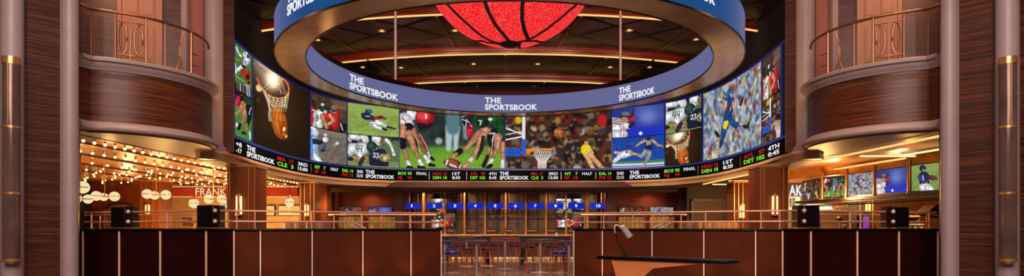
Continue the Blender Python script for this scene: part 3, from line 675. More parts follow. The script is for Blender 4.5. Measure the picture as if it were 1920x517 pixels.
def ticker_text(t, a, b, z0, z1, mat, bold=.02):
    s0, s1 = s_of(a), s_of(b); mb = MB()
    text_on(mb, t, lambda u, v, o: wall_pt(s0+(s1-s0)*u, v, .056+o), 0, 1, Z+z0, Z+z1, .006, bold)
    o = mb.build('ticker_text', mat, ticker, smooth=0, recalc=False)
    return o
ZT = (2.255, 2.375); ZBm = (2.085, 2.205)
def game(a, b, t1, c1, t2, c2):
    ticker_text(t1, a, b, *ZT, c1); ticker_text(t2, a, b, *ZBm, c2)
for a, b in ((459, 511), (684.5, 739), (937, 991), (1181, 1238.5)):
    ticker_text('THE', a, a+(b-a)*.31, 2.255, 2.395, 'white_e', .03); ticker_text('SPORTSBOOK', a, b, 2.075, 2.215, 'white_e', .03)
G_, R_, W_ = 'green_e', 'red_e', 'white_e'
game(438.5, 449, '+8', W_, '-17', W_)
for a, b in ((517, 547), (996, 1018)): game(a, b, 'MIA  17', R_, 'CLE  3 ', G_)
for a, b in ((556, 574), (1028.5, 1046)): game(a, b, ' 3RD', W_, '15:00', W_)
for a, b in ((588, 608), (1059, 1083)): game(a, b, 'NY   7', G_, 'SF  18', R_)
for a, b in ((618, 632), (1091.5, 1109.5)): ticker_text('HALF', a, b, *ZT, W_, .01)
for a, b in ((640, 661), (1123, 1146)): game(a, b, 'DAL 14', G_, 'PHI 12', R_)
for a, b in ((668, 679.5), (1156.5, 1170)): game(a, b, '2ND', W_, '12:15', W_)
for a, b in ((746, 772), (1247, 1276)): game(a, b, 'BOS 95', G_, 'NJ    94', R_)
for a, b in ((781, 801), (1284, 1306)): ticker_text('FINAL', a, b, *ZT, W_, .01)
for a, b in ((812, 838), (1318, 1349)): game(a, b, 'HOU 12', R_, 'DEN 18', G_)
for a, b in ((848, 863), (1359, 1377)): game(a, b, '1ST', W_, '8:30', W_)
for a, b in ((882, 910), (1398, 1437)): game(a, b, 'ATL   97', R_, 'DET 102', G_)
for a, b in ((917, 931), (1444, 1465)): game(a, b, '4TH', W_, '0:45', W_)
dv = MB()
for px in (581, 805, 875, 1052, 1117, 1311, 1391):
    s = s_of(px); dv.sweep(sub_path(s-.008, s+.008, 1), [(.05, Z+2.07), (.055, Z+2.07), (.055, Z+2.39), (.05, Z+2.39)], side=-1)
dv.build('divider', 'steel', ticker)
# moulding and ceiling under the video wall
mo = MB()
ext = [(-7.75, 14.75), (-7.5, 14.95)]
path = ext+WALL+[(-x, y) for x, y in ext[::-1]]
mo.sweep(path, [(-.45, Z+2.0), (.07, Z+2.0), (.13, Z+1.985), (.16, Z+1.95), (.15, Z+1.90), (.10, Z+1.875), (.09, Z+1.83), (.05, Z+1.79), (.04, Z+1.745), (-.45, Z+1.745)], side=-1)
struct(mo, 'trim_1', 'beige', smooth=.9)
lc = MB(); lc.sweep(WALL, [(.0, Z+1.735), (.0, Z+1.765), (-.55, Z+1.765), (-.55, Z+1.735)], side=-1)
lc.box(-7.4, 24.6, Z+1.72, 7.4, 31, Z+1.95)
struct(lc, 'trim_2', 'brownwall')

# ------------------------------------------------------------------ shell
struct(MB().box(-18, -4, -.2, 18, 34, 0), 'floor', wood('floor_wood', (62, 46, 40), (128, 104, 92), sx=1.0, sz=5, axis=0, rough=.14))
cl = MB()
C0 = (0, 55)
def arc(R, a=26, n=44):
    return [(C0[0]+R*math.sin(math.radians(-a+2*a*i/n)), C0[1]-R*math.cos(math.radians(-a+2*a*i/n))) for i in range(n+1)]
T1 = (30.2, 9.0); T2 = (25.8, 8.6); T3 = (22.2, 8.18); R4 = 17.5
def strip(mb, Ra, Rb, z, th=.05):
    A, B = arc(Ra), arc(Rb); n = len(A)
    vs = [(x, y, z) for x, y in A]+[(x, y, z) for x, y in B]+[(x, y, z+th) for x, y in A]+[(x, y, z+th) for x, y in B]
    fs = []
    for i in range(n-1):
        fs += [(i, i+1, n+i+1, n+i), (2*n+i, 3*n+i, 3*n+i+1, 2*n+i+1), (i, 2*n+i, 2*n+i+1, i+1), (n+i, n+i+1, 3*n+i+1, 3*n+i)]
    mb.add(vs, fs)
strip(cl, 33.2, T1[0], Z+9.36); strip(cl, T1[0], T2[0], Z+T1[1]); strip(cl, T2[0], T3[0], Z+T2[1]); strip(cl, T3[0], R4, Z+T3[1])
struct(cl, 'ceiling', 'ceil', smooth=0)
bt = MB(); gl = MB()
for (R, H), top in ((T1, 9.36), (T2, 9.0), (T3, 8.6)):
    A = arc(R)
    bt.sweep(A, [(0, Z+H+.03), (.07, Z+H+.05), (.09, Z+H+.14), (.02, Z+H+.18), (.06, Z+H+.24), (.03, Z+top+.02), (-.2, Z+top+.02), (-.2, Z+H+.03)], side=-1)
    gl.sweep(A, [(.0, Z+H-.02), (.10, Z+H-.02), (.10, Z+H+.025), (.0, Z+H+.025)], side=-1)
struct(bt, 'trim_3', 'redbeam', smooth=.9)
struct(gl, 'trim_4', 'cove', smooth=.9)
ru = MB()
for H, lst in ((T1[1], (((818.7, 30), (853, 88)), ((1067.6, 53), (1044, 91)), ((606, 60), (672, 98)), ((1300, 55), (1228, 98)), ((1090, 30), (1067, 55)))), (T2[1], (((761, 108), (800, 140)), ((948.5, 103), (948.5, 138)), ((1136, 108), (1101, 140)), ((690, 112), (745, 146)), ((1225, 112), (1170, 146)))), (T3[1], (((872, 154), (887, 178)), ((1021, 154), (1010, 178))))):
    for a, b in lst:
        pa = (xat(a[0], H*F/(CY-a[1])), H*F/(CY-a[1])); pb = (xat(b[0], H*F/(CY-b[1])), H*F/(CY-b[1]))
        ru.seg(pa, pb, .14, Z+H-.05, Z+H+.02)
struct(ru, 'trim_5', 'bronze')
sh = MB()
sh.box(-13, -4, Z+11.5, 13, 23.2, Z+11.7)
struct(sh, 'trim_6', 'void')
sh = MB(); sh.box(-13, 22.6, Z+9.42, 13, 22.8, Z+11.6); struct(sh, 'trim_7', 'void')
struct(MB().box(-17.2, 34, 0, 17.2, 34.3, Z+12), 'wall_back', 'void')
for s, nm in ((-1, 'wall_left'), (1, 'wall_right')):
    w = MB()
    w.seg((s*11.2, 15.5), (s*11.6, 37.5), .2, Z+2.3, Z+11.6)
    w.seg((s*17.3, -4), (s*17.3, 34), .2, 0, Z+3)
    struct(w, nm, 'void')
# ceiling spotlights
first = None
for px, y, H in ((716, 58, T1[1]), (596, 75, T1[1]), (1180, 57, T1[1]), (1305, 74, T1[1]), (853, 57.5, T1[1]), (752, 127, T2[1]), (888, 120, T2[1]), (1008, 120, T2[1]), (1144, 126, T2[1]), (894.5, 163, T3[1]), (1001.7, 163, T3[1]), (807, 168.5, T3[1]), (1089, 167.7, T3[1]), (680, 126, T2[1]), (1218, 126, T2[1])):
    Y = H*F/(CY-y); X = xat(px, Y)
    if first is None:
        first = thing('ceiling_spotlight', 'small brass spotlight set in the dark patterned ceiling', 'spotlight', (0, 0, 0), 'ceiling spotlights')
        r = MB(); r.lathe([(.10, 0), (.20, -.015), (.20, 0), (.10, .01)], n=20); r.build('ring', 'gold', first, loc=(0, 0, 0))
        l = MB(); l.lathe([(.001, -.005), (.10, -.005), (.10, .012), (.001, .012)], n=16); l.build('lens', 'spot', first, loc=(0, 0, 0))
        o = first
    else: o = copy_tree(first)
    o.location = (X, Y, Z+H-.002)
first['label'] = 'small brass spotlight set in the dark patterned ceiling'

# ------------------------------------------------------------------ ring
RC = (0, 17.0); RO, RI = 6.3, 5.55; ZB, ZTp, ZTo = Z+4.42, Z+5.10, Z+5.25
ring = thing('led_ring', 'large suspended ring screen with a mirrored underside around the glowing ball', 'ring screen', (0, 17, ZB))
def ringcol(face):
    h, w = 12, 241; a = np.zeros((h, w, 3))
    for i in range(w):
        th = i/(w-1)*2*PI                          # 0 = far side
        k = (1-math.cos(th))/2
        c0 = np.array((100, 103, 147.)); c1 = np.array((28, 74, 128.))
        kk = np.clip((k-.75)/.11, 0, 1) if face == 'o' else np.clip((k-.55)/.45, 0, 1)
        a[:, i] = c0*(1-kk)+c1*kk
    return a
def ring_pt(R, th, z): return (RC[0]+R*math.sin(th), RC[1]+R*math.cos(th), z)
color_grid('outer_screen', ringcol('o'), lambda u, v: ring_pt(RO, u*2*PI, ZB+.02+(ZTo-ZB-.04)*v), ring)
color_grid('inner_screen', ringcol('i'), lambda u, v: ring_pt(RI, u*2*PI, ZB+.02+(ZTp-ZB-.04)*v), ring)
cir = [(RC[0]+math.sin(i/128*2*PI), RC[1]+math.cos(i/128*2*PI)) for i in range(128)]
def circle(R, n=240): return [(RC[0]+R*math.sin(i/n*2*PI), RC[1]+R*math.cos(i/n*2*PI)) for i in range(n)]
m = MB(); m.sweep(circle((RO+RI)/2), [(-.375, ZB+.02), (-.375, ZB), (.375, ZB), (.375, ZB+.02)], closed=True); m.build('mirror_underside', 'mirror', ring, smooth=.9)
m = MB(); m.sweep(circle((RO+RI)/2), [(-.355, ZB+.03), (.355, ZB+.03), (.355, ZTp), (-.355, ZTo)], closed=True); m.build('body', 'black', ring, smooth=.9)
m = MB()
for R, d in ((RO, 1), (RI, -1)):
    for zz in (ZB, ZTo if d > 0 else ZTp):
        m.sweep(circle(R), [(-.012, zz-.02), (.012, zz-.02), (.012, zz+.02), (-.012, zz+.02)], closed=True)
m.build('edge_trim', 'black', ring, smooth=.9)
def ring_text(R, th0, th1, inner, z0, z1, z2, z3):
    mb = MB()
    sg = -1 if inner else 1
    fn = lambda u, v, o: ring_pt(R+sg*(.012+o), u, v)
    text_on(mb, 'THE', fn, th0, th0+(th1-th0)*.31, z2, z3, .01, .03)
    text_on(mb, 'SPORTSBOOK', fn, th0, th1, z0, z1, .01, .03)
    mb.build('lettering', 'white_e', ring, smooth=0, recalc=False)
def th_of(px, R, far=True):
    r = (px-CX)/F
    A = 1+r*r; B = -2*RC[1]; C = RC[1]**2-R*R
    D = math.sqrt(max(0, B*B-4*A*C)); Y = (-B+(D if far else -D))/(2*A)
    return math.atan2(r*Y, Y-RC[1])
for a, b in ((655, 746), (909, 1007.5), (1161, 1228)):
    ring_text(RI, th_of(a, RI), th_of(b, RI), True, Z+4.52, Z+4.72, Z+4.78, Z+4.98)
ta = th_of(540, RO, False); ring_text(RO, ta, ta-.32, False, Z+4.68, Z+4.90, Z+4.96, Z+5.18)
tb = th_of(1339, RO, False); ring_text(RO, tb+.32, tb, False, Z+4.68, Z+4.90, Z+4.96, Z+5.18)
# hanging poles
for px in (741.5, 1163.5, 640, 1270):
    R = (RO+RI)/2
    th = th_of(px, R) if px in (741.5, 1163.5) else (PI-.9 if px == 640 else PI+.9)
    x, y, _ = ring_pt(R, th, 0)
    m = MB(); m.tube([(x, y, ZTp), (x, y, Z+11.5)], .045, 12)
    m.build('hanging_pole', 'pole', ring)
# ------------------------------------------------------------------ ball
BC = Vector((0.02, 17.3, Z+8.0)); BR = 2.62
ball = thing('basketball_lantern', 'giant glowing red basketball hanging in the middle of the ring', 'basketball', tuple(BC))
m = MB(); m.sphere(BC, BR, 96, 64); m.build('shell', 'ball', ball, smooth=3.1)
def on_ball(px, py):
    d = Vector(((px-CX)/F, 1, (CY-py)/F)); o = Vector((0, 0, Z))
    oc = o-BC; A = d.dot(d); B = 2*oc.dot(d); C = oc.dot(oc)-BR*BR; D = B*B-4*A*C
    if D < 0: D = 0
    t = (-B-math.sqrt(D))/(2*A); p = o+d*t
    return (p-BC).normalized()
def seam(pxs, extra=()):
    dirs = [on_ball(*q) for q in pxs]+[Vector(e).normalized() for e in extra]
    out = []
    for a, b in zip(dirs, dirs[1:]):
        for k in range(10):
            v = a.lerp(b, k/10); v.normalize(); out.append(v)
    out.append(dirs[-1]); return out
def ribbon(dirs, w, name='seam'):
    mb = MB(); L = []
    for i, d in enumerate(dirs):
        t = (dirs[min(i+1, len(dirs)-1)]-dirs[max(i-1, 0)]); n = d.cross(t); n.normalize()
        for s_, r in ((-w, BR+.002), (-w*.8, BR+.02), (w*.8, BR+.02), (w, BR+.002)):
            L.append(tuple(BC+(d*r+n*s_)))
    fs = []
    for i in range(len(dirs)-1):
        for k in range(3): fs.append((i*4+k, i*4+k+1, (i+1)*4+k+1, (i+1)*4+k))
    mb.add(L, fs); mb.build(name, 'blackm', ball, recalc=False)
top = (0, 0, 1)
ribbon(seam([(959, 80), (944, 64), (929, 46), (916, 22), (908, 0), (902, -30), (900, -80), (905, -140)], [(-.25, -.5, .8), top]), .055)
ribbon(seam([(991, 74), (983, 56), (979, 36), (979, 15), (981, 0), (984, -40), (984, -100)], [(.1, -.45, .85), top]), .055)
ribbon(seam([(950, 82), (925, 78), (905, 68), (880, 47), (855, 24), (833, 0), (816, -30), (805, -80)], [(-.85, -.1, .5), (-.5, .2, .8), top]), .05)
ribbon(seam([(968, 79), (991, 74), (1016, 60), (1040, 42), (1066, 20), (1089, 0), (1106, -40)], [(.8, -.2, .55), (.6, .3, .7), top]), .05)
ribbon(seam([(968, 79), (985, 76), (1005, 76), (1022, 77), (1040, 70)], [(.75, .6, -.3), (.6, .8, .2), top]), .045)
ribbon(seam([(955, 82), (940, 83), (925, 80), (912, 79), (905, 76)], [(-.6, .7, -.4), (-.6, .8, .2), top]), .045)
ribbon(seam([(962, 83), (970, 86), (974, 88)], [(.1, .8, -.6), (0, 1, 0), (0, .7, .7), top]), .045)
cap = [Vector((math.sin(a)*.11, -.0+math.cos(a)*.11, -1)).normalized() for a in np.linspace(0, 2*PI, 25)]
m = MB(); m.lathe([(.001, BC.z-BR-.05), (.22, BC.z-BR-.045), (.31, BC.z-BR+.0), (.33, BC.z-BR+.035), (.001, BC.z-BR+.06)], (BC.x, BC.y), 28); m.build('bottom_cap', 'blackm', ball)
m = MB(); m.tube([tuple(BC+Vector((0, 0, BR-.05))), (BC.x, BC.y, Z+11.5)], .06, 12); m.build('hanging_rod', 'steel', ball)

# ------------------------------------------------------------------ side walls, balconies
def side(s):
    side_name = 'left' if s < 0 else 'right'
    def pt(px, Y):                                   # px as read on the left half, mirrored for the right
        return (s*(CX-px)*Y/F, Y)
    ztop = Z+7.2
    # near pilaster: column, wood, column
    m = MB(); c = pt(23, 10.25); m.lathe([(.165, 0), (.165, ztop)], c, 28)
    m.seg(pt(3, 10.4), pt(41.5, 10.42), .1, 0, ztop); struct(m, 'trim_8' if s < 0 else 'trim_9', 'cream')
    m = MB(); m.seg((s*17.2, 9.6), pt(4, 10.5), .1, 0, ztop); m.seg(pt(41, 10.44), pt(116, 10.88), .1, 0, ztop); m.seg(pt(114, 10.9), pt(146, 11.5), .08, 0, ztop)
    struct(m, 'wall_%s' % side_name, 'zebra')
    m = MB(); c = pt(131.5, 10.9); m.lathe([(.135, 0), (.135, ztop)], c, 28); m.seg(pt(112.5, 10.82), pt(119, 10.86), .06, 0, ztop)
    struct(m, 'trim_10' if s < 0 else 'trim_11', 'cream')
    # wall sconce on near column
    cs = pt(21, 10.02)
    sc = thing('wall_sconce', 'tall smoked glass and brass wall sconce on the %s edge column' % side_name, 'wall lamp', (cs[0], cs[1], 0), 'tall edge sconces' if False else None)
    z0, z1 = Z-(490-CY)*10/F, Z+(CY-107)*10/F
    m = MB(); m.lathe([(.115, z0+.04), (.12, z0+.2), (.12, z1-.12), (.112, z1-.04)], cs, 20); m.build('glass', 'smoke', sc)
    m = MB()
    m = MB(); m.lathe([(.01, z0-.05), (.05, z0-.04), (.11, z0), (.01, z0)], cs, 16); m.build('bracket', 'gold', sc)
    for za, zb in ((z1-.12, z1), (Z+(CY-240)*10/F, Z+(CY-236)*10/F), (Z+(CY-364)*10/F, Z+(CY-360)*10/F), (z0, z0+.05)):
        m = MB(); m.lathe([(.123, za), (.127, za), (.127, zb), (.123, zb), (.123, za)], cs, 24); m.build('brass_band', 'gold', sc)
    m = MB(); a = -1.25 if s < 0 else -1.9
    for da in (0,):
        x, y = cs[0]+.128*math.cos(a+da), cs[1]+.128*math.sin(a+da)
        m.tube([(x, y, Z+(CY-240)*10/F), (x, y, z1-.1)], .009, 8)
    m.build('brass_rod', 'gold', sc)
    # facade line and the bulge
    f0 = pt(145, 11.45); f1 = (s*8.32, 11.72); f2 = (s*7.86, 14.88); f3 = (s*7.72, 15.05)
    cx_, cy_, R_ = s*8.77, 13.42, 1.78
    a0 = math.atan2(f1[1]-cy_, (f1[0]-cx_)*-s); a1 = math.atan2(f2[1]-cy_, (f2[0]-cx_)*-s)
    A = [(cx_-s*R_*math.cos(a0+(a1-a0)*i/40), cy_+R_*math.sin(a0+(a1-a0)*i/40)) for i in range(41)]
    path = [f0]+A+[f3, (s*7.6, 15.35)]
    sd = 1 if s > 0 else -1                            # outwards (to the hall)
    bal = thing('balcony', 'curved zebrano balcony with brass railing on the %s wall' % side_name, 'balcony', (s*8.1, 13.3, Z+1.93))
    m = MB(); m.sweep(path, [(-.12, Z+2.05), (0, Z+2.05), (0, Z+3.2), (-.12, Z+3.2)], side=sd); m.build('drum_panel', 'zebra_dark', bal, smooth=.5)
    m = MB(); m.sweep(path, [(-.2, Z+1.93), (.10, Z+1.93), (.14, Z+1.95), (.15, Z+1.99), (.10, Z+2.03), (.10, Z+2.06), (.06, Z+2.10), (.02, Z+2.13), (-.2, Z+2.13)], side=sd); m.build('base_moulding', 'cream', bal, smooth=.9)
    m = MB(); m.sweep(path, [(-.25, Z+3.15), (.02, Z+3.15), (.04, Z+3.2), (.09, Z+3.23), (.10, Z+3.28), (.16, Z+3.31), (.17, Z+3.36), (.14, Z+3.39), (-.25, Z+3.39)], side=sd); m.build('cap_moulding', 'cream', bal, smooth=.9)
    inner = [(s*8.32+s*.25, 11.7)]+A+[(s*9.3, 15.2), (s*9.6, 13)]
    m = MB(); m.prism([f0]+A+[f3, (s*12, 15.2), (s*12, 11.4)], Z+3.0, Z+3.1); m.build('deck', 'soffit', bal)
    # railing
    RR = R_-.06
    L0 = .0
    def rp(k, z, off=0):                               # k in 0..1 along the bulge
        a = a0+(a1-a0)*k; r = RR+off
        return (cx_-s*r*math.cos(a), cy_+r*math.sin(a), z)
    def kpx(px):                                       # bulge parameter seen at photograph column px (left half)
        best = None
        for i in range(0, 400):
            k = i/400*.62; p = rp(k, 0); q = CX-abs(p[0])*F/p[1]
            if best is None or abs(q-px) < best[0]: best = (abs(q-px), k)
        return best[1]
    zt = Z+4.36; zb = Z+3.42
    m = MB(); m.tube([(f0[0], f0[1], zt)]+[rp(i/40, zt) for i in range(0, 33)], .028, 10); m.build('top_rail', 'bronze', bal)
    for px, r in ((170, .02), (216.5, .012), (244.5, .012), (274, .022), (309.5, .014), (358.5, .03)):
        k = kpx(px); m = MB(); m.tube([rp(k, Z+3.38), rp(k, zt)], r, 8); m.build('post', 'bronze', bal)
    kc = [kpx(x) for x in (217, 244.5, 274)]
    for zz in (Z+3.52, Z+4.2): m = MB(); m.tube([rp(kc[0]+(kc[2]-kc[0])*i/8, zz) for i in range(9)], .012, 8); m.build('cross_bar', 'bronze', bal)
    for px in (230, 260):
        k = kpx(px); dk = abs(kpx(px+8.2)-k)
        m = MB(); m.tube([rp(k+dk*math.cos(t), Z+3.86+.31*math.sin(t)) for t in np.linspace(0, 2*PI, 33)[:-1]], .02, 8, closed=True)
        m.build('oval', 'bronze', bal)
    for px, b in ((330, .03), (345, -.03)):
        k = kpx(px); m = MB()
        m.tube([rp(k+b*math.sin(t*PI), Z+3.42+.85*t) for t in np.linspace(0, 1, 14)], .012, 8); m.build('curved_bar', 'bronze', bal)
    k1 = kpx(358.5)
    for zz in (Z+3.9, Z+3.65): m = MB(); m.tube([rp(k1, zz), rp(k1+.06, zz)], .012, 8); m.build('side_bar', 'bronze', bal)
    for a_, b_ in ((kpx(171), kc[0]-.004), (kc[2]+.004, kpx(357))):
        m = MB(); n = 14
        pts = [rp(a_+(b_-a_)*i/n, 0)[:2] for i in range(n+1)]
        m.sweep(pts, [(-.004, Z+3.42), (.004, Z+3.42), (.004, zt-.03), (-.004, zt-.03)]); m.build('glass_panel', 'clear', bal)
    # back wall of the balcony bay, door
    b0 = (s*11.4, 13.3); b1 = (s*8.25, 15.1)
    def bp(px):
        r = (CX-px)/F; t = (11.4-13.3*r)/(3.15+1.8*r); return (s*(11.4-3.15*t), 13.3+1.8*t)
    m = MB(); m.seg(b0, b1, .1, Z+3.1, ztop); struct(m, 'wall_%s' % side_name, 'zebra_dark')
    d = MB(); A_, B_ = bp(222), bp(303)
    nx, ny = .496*s, .868; o_ = -.09                   # towards the hall
    sh_ = lambda p, o: (p[0]-nx*o, p[1]-ny*o)
    d.seg(sh_(A_, .08), sh_(B_, .08), .06, Z+3.1, Z+6.2)
    dd = struct(d, 'door_1' if s < 0 else 'door_2', 'door')
    d = MB(); q = lambda t, o=.13: (A_[0]+(B_[0]-A_[0])*t-nx*o, A_[1]+(B_[1]-A_[1])*t-ny*o)
    for a_, b_ in ((-.02, .08), (.92, 1.02)): d.seg(q(a_), q(b_), .06, Z+3.1, Z+6.2)
    for z_a, z_b in ((3.3, 3.9), (4.1, 5.0), (5.2, 6.1)):
        for a_, b_ in ((.16, .46), (.54, .84)):
            d.seg(q(a_), q(b_), .02, Z+z_a, Z+z_b)
            d.seg(q(a_+.04, .145), q(b_-.04, .145), .02, Z+z_a+.06, Z+z_b-.06)
    d.build('door_panel', 'door', dd, bevel=.006)
    d = MB(); h = q(.5, .17); d.sphere((h[0], h[1], Z+4.1), .035, 12, 8); d.build('door_knob', 'gold', dd)
    # rose pilasters and column at the far end of the bay
    m = MB(); m.seg(pt(336, 15.05), pt(352, 15.05), .12, Z+3.1, ztop); struct(m, 'trim_12' if s < 0 else 'trim_13', 'cream')
    m = MB(); m.seg(pt(350, 15.2), pt(383, 15.2), .1, Z+3.1, ztop); struct(m, 'trim_14' if s < 0 else 'trim_15', 'pink')
    m = MB(); c = pt(401, 15.25); m.lathe([(.225, Z+2.2), (.225, ztop)], c, 28)
    m.lathe([(.2, Z+2.0), (.3, Z+2.02), (.3, Z+2.08), (.25, Z+2.12), (.24, Z+2.18), (.2, Z+2.24)], c, 28)
    m.seg(pt(383, 15.3), pt(390, 15.3), .08, Z+2.1, ztop)
    c2 = pt(400, 15.3); m.box(c2[0]-.33, 15.0, Z+1.93, c2[0]+.33, 15.6, Z+2.02)
    struct(m, 'trim_16' if s < 0 else 'trim_17', 'cream')
    m = MB(); m.seg(pt(411, 15.4), pt(437, 15.46), .1, Z+2.0, ztop+2.5); m.seg(pt(436.5, 15.45), (s*7.36, 15.7), .06, Z+2.0, ztop+2.5)
    m.seg((s*7.45, 15.62), (s*11.4, 15.62), .06, Z+2.2, Z+11.6)
    struct(m, 'wall_%s' % side_name, 'zebra')
    # soffit below balcony
    m = MB(); m.prism([(s*8.9, 11.3), f0]+A+[f3, (s*7.5, 15.3), (s*7.62, 17), (s*7.7, 19.4), (s*7.62, 21.2), (s*7.3, 22.6), (s*8.2, 22.6), (s*8.35, 17.5)], Z+1.90, Z+1.96)
    struct(m, 'ceiling', 'soffit')
side(-1); side(1)
# ------------------------------------------------------------------ partition walls with rails
def lerp2(a, b, t): return (a[0]+(b[0]-a[0])*t, a[1]+(b[1]-a[1])*t)
def px_on(a, b, px):
    """plan point on segment a-b seen at pixel column px"""
    r = (px-CX)/F; dx, dy = b[0]-a[0], b[1]-a[1]
    t = (r*a[1]-a[0])/(dx-r*dy); return (a[0]+dx*t, a[1]+dy*t)
def partition(pa, pb, strips, name_label, mat, open_end=None):
    root = thing('partition_wall', name_label, 'partition', (pa[0], pa[1], 0))
    d = Vector((pb[0]-pa[0], pb[1]-pa[1])); d.normalize(); n = Vector((-d.y, d.x))
    if n.y > 0: n = -n                                  # towards the viewer
    sg = 1 if (Vector((-d.y, d.x))-n).length < .01 else -1
    core = MB(); core.seg(pa, pb, .3, 0, Z-.035, off=-.17*sg); core.build('core', 'groove', root)
    ld = MB(); ld.seg(pa, pb, .42, Z-.04, Z+.0, off=-.15*sg); ld.build('ledge', 'black', root, bevel=.01)
    cuts = [pa]+[px_on(pa, pb, p) for p in strips]+[pb]
    for i in range(len(cuts)-1):
        a, b = cuts[i], cuts[i+1]; L = math.dist(a, b)
        if L < .12: continue
        g = .035/L
        m = MB(); m.seg(lerp2(a, b, g), lerp2(a, b, 1-g), .03, .06, Z-.05, off=0); m.build('panel', mat, root, bevel=.012)
        if L > .4:
            g2 = .09/L
    for p in cuts[1:-1]:
        a = (p[0]-d.x*.013+n.x*.018, p[1]-d.y*.013+n.y*.018); b = (p[0]+d.x*.013+n.x*.018, p[1]+d.y*.013+n.y*.018)
        m = MB(); m.seg(a, b, .03, 0, Z-.045); m.build('metal_strip', 'copper_strip', root, bevel=.004)
    return root
LA, LB, LC = (xat(149, 12.4), 12.4), (xat(437, 11.0), 11.0), (xat(828, 13.0), 13.0)
RA, RB, RC_ = (xat(1766, 12.4), 12.4), (xat(1469, 11.0), 11.0), (xat(1075, 13.0), 13.0)
partition(LA, LB, (157, 225, 302, 388), 'dark burgundy panelled low wall below the left balcony', 'burg')
partition(LB, LC, (438.5, 488, 585, 680, 770, 826.5), 'brown leather panelled low wall left of the bar opening', 'brownl')
partition(RC_, RB, (1076.5, 1130, 1223, 1320, 1417, 1467.5), 'brown leather panelled low wall right of the bar opening', 'brownl')
partition(RB, RA, (1519, 1606, 1684, 1757), 'dark burgundy panelled low wall below the right balcony', 'burg')

def rail(pts, z_hi, z_lo, posts, label, r=.02, shift=0):
    root = thing('railing', label, 'railing', (pts[0][0], pts[0][1], Z))
    for nm, z in (('top_rail', z_hi), ('middle_rail', z_lo)):
        if z is None: continue
        m = MB(); m.tube([(x, y, Z+z) for x, y in pts], r, 10); m.build(nm, 'rail', root)
        for e in (0, -1):
            m = MB(); m.sphere((pts[e][0], pts[e][1], Z+z), r*1.3, 10, 8); m.build('end_ball', 'rail', root)
    for p in posts:
        m = MB(); m.tube([(p[0], p[1], Z-.01), (p[0], p[1], Z+z_hi)], r*.75, 8)
        m.lathe([(.001, Z+.012), (r*2, Z+.012), (r*2, Z+0), (.001, Z)], p, 12); m.build('post', 'rail', root)
    return root
def off2(p, dy): return (p[0]*(1+dy/p[1]), p[1]+dy)
HI, LO = .335, .135
sm = lambda a, b, px: off2(px_on(a, b, px), .12)
rail([sm(LA, LB, 160), sm(LA, LB, 217)], HI, LO, [sm(LA, LB, 171)], 'short copper railing on the low wall at far left')
rail([sm(LA, LB, 250), sm(LA, LB, 378)], HI, LO, [sm(LA, LB, 313)], 'copper railing between the two left posts')
rail([sm(LA, LB, 415), sm(LA, LB, 434), sm(LB, LC, 442), sm(LB, LC, 600), sm(LB, LC, 824)], HI, LO, [sm(LA, LB, 427), sm(LB, LC, 444), sm(LB, LC, 478), sm(LB, LC, 584), sm(LB, LC, 678), sm(LB, LC, 770)], 'long copper railing left of the bar opening')
rail([sm(RC_, RB, 1079), sm(RC_, RB, 1464), sm(RB, RA, 1472), sm(RB, RA, 1492)], HI, LO, [sm(RC_, RB, 1132), sm(RC_, RB, 1224), sm(RC_, RB, 1323), sm(RC_, RB, 1427), sm(RC_, RB, 1462), sm(RB, RA, 1480)], 'long copper railing right of the bar opening')
rail([sm(RB, RA, 1529), sm(RB, RA, 1659)], HI, LO, [sm(RB, RA, 1594), sm(RB, RA, 1613)], 'copper railing between the two right posts')
rail([sm(RB, RA, 1696), sm(RB, RA, 1754)], HI, LO, [sm(RB, RA, 1742)], 'short copper railing on the low wall at far right')
# inner railings about a metre behind
rail([(xat(617, 14), 14), (xat(818, 14.6), 14.6)], .335, None, [(xat(626, 14), 14), (xat(716, 14.3), 14.3), (xat(815, 14.6), 14.6)], 'rear copper railing behind the left low wall')
rail([(xat(1090, 14.6), 14.6), (xat(1286, 14), 14)], .335, None, [(xat(1096, 14.6), 14.6), (xat(1186, 14.3), 14.3), (xat(1277, 14), 14)], 'rear copper railing behind the right low wall')
for a, b in ((250, 380), (160, 215), (1528, 1655)):
    pa, pb = ((LA, LB) if a < 900 else (RB, RA))
    q = off2(px_on(pa, pb, a), 1.2); w = off2(px_on(pa, pb, b), 1.2)
    rail([q, w], .30, None, [lerp2(q, w, .5)], 'thin rear copper rail behind the %s low wall' % ({250: 'middle of the left', 160: 'far left end of the', 1528: 'burgundy right'}[a]), r=.014)
for sg, xs in ((-1, (651, 665)), (1, (1222, 1236))):
    h = thing('stair_handrail', 'pair of short sloping pale handrails behind the %s low wall' % ('left' if sg < 0 else 'right'), 'handrail', (xat(xs[0], 13.6), 13.6, Z))
    for x in xs:
        if sg < 0: p0, p1 = at(x, 417.5, 13.6), at(x+22, 428.5, 13.6)
        else: p0, p1 = at(x, 428.5, 13.6), at(x+22, 417.5, 13.6)
        m = MB(); m.tube([p0, p1], .014, 8); m.build('bar', 'steel', h)
# posts (dark square blocks) the rails run into
def block(px0, px1, seg, label):
    a, b = off2(px_on(*seg, px0), .1), off2(px_on(*seg, px1), .1)
    root = thing('rail_block', label, 'post', (a[0], a[1], Z))
    m = MB(); m.seg(a, b, .3, Z+.0, Z+.44); m.build('body', 'black', root, bevel=.01)
    m = MB(); m.seg(off2(a, -.16), off2(lerp2(a, b, .99), -.16), .012, Z+.02, Z+.43)
    m.build('face_panel', 'burg', root)
    m = MB(); m.seg(off2(a, -.02), off2(b, -.02), .36, Z+.0, Z+.018); m.build('base_trim', 'gold', root)
    e = off2(b if px0 < 900 else a, -.2); e = lerp2(off2(a, -.2), off2(b, -.2), .75 if px0 < 900 else .4)
    for z in (HI, LO):
        m = MB(); m.sphere((e[0], e[1], Z+z), .045, 12, 8); m.build('ball_bracket', 'chrome', root)
block(221, 247, (LA, LB), 'dark square rail post below the marquee bulbs, nearer the left edge')
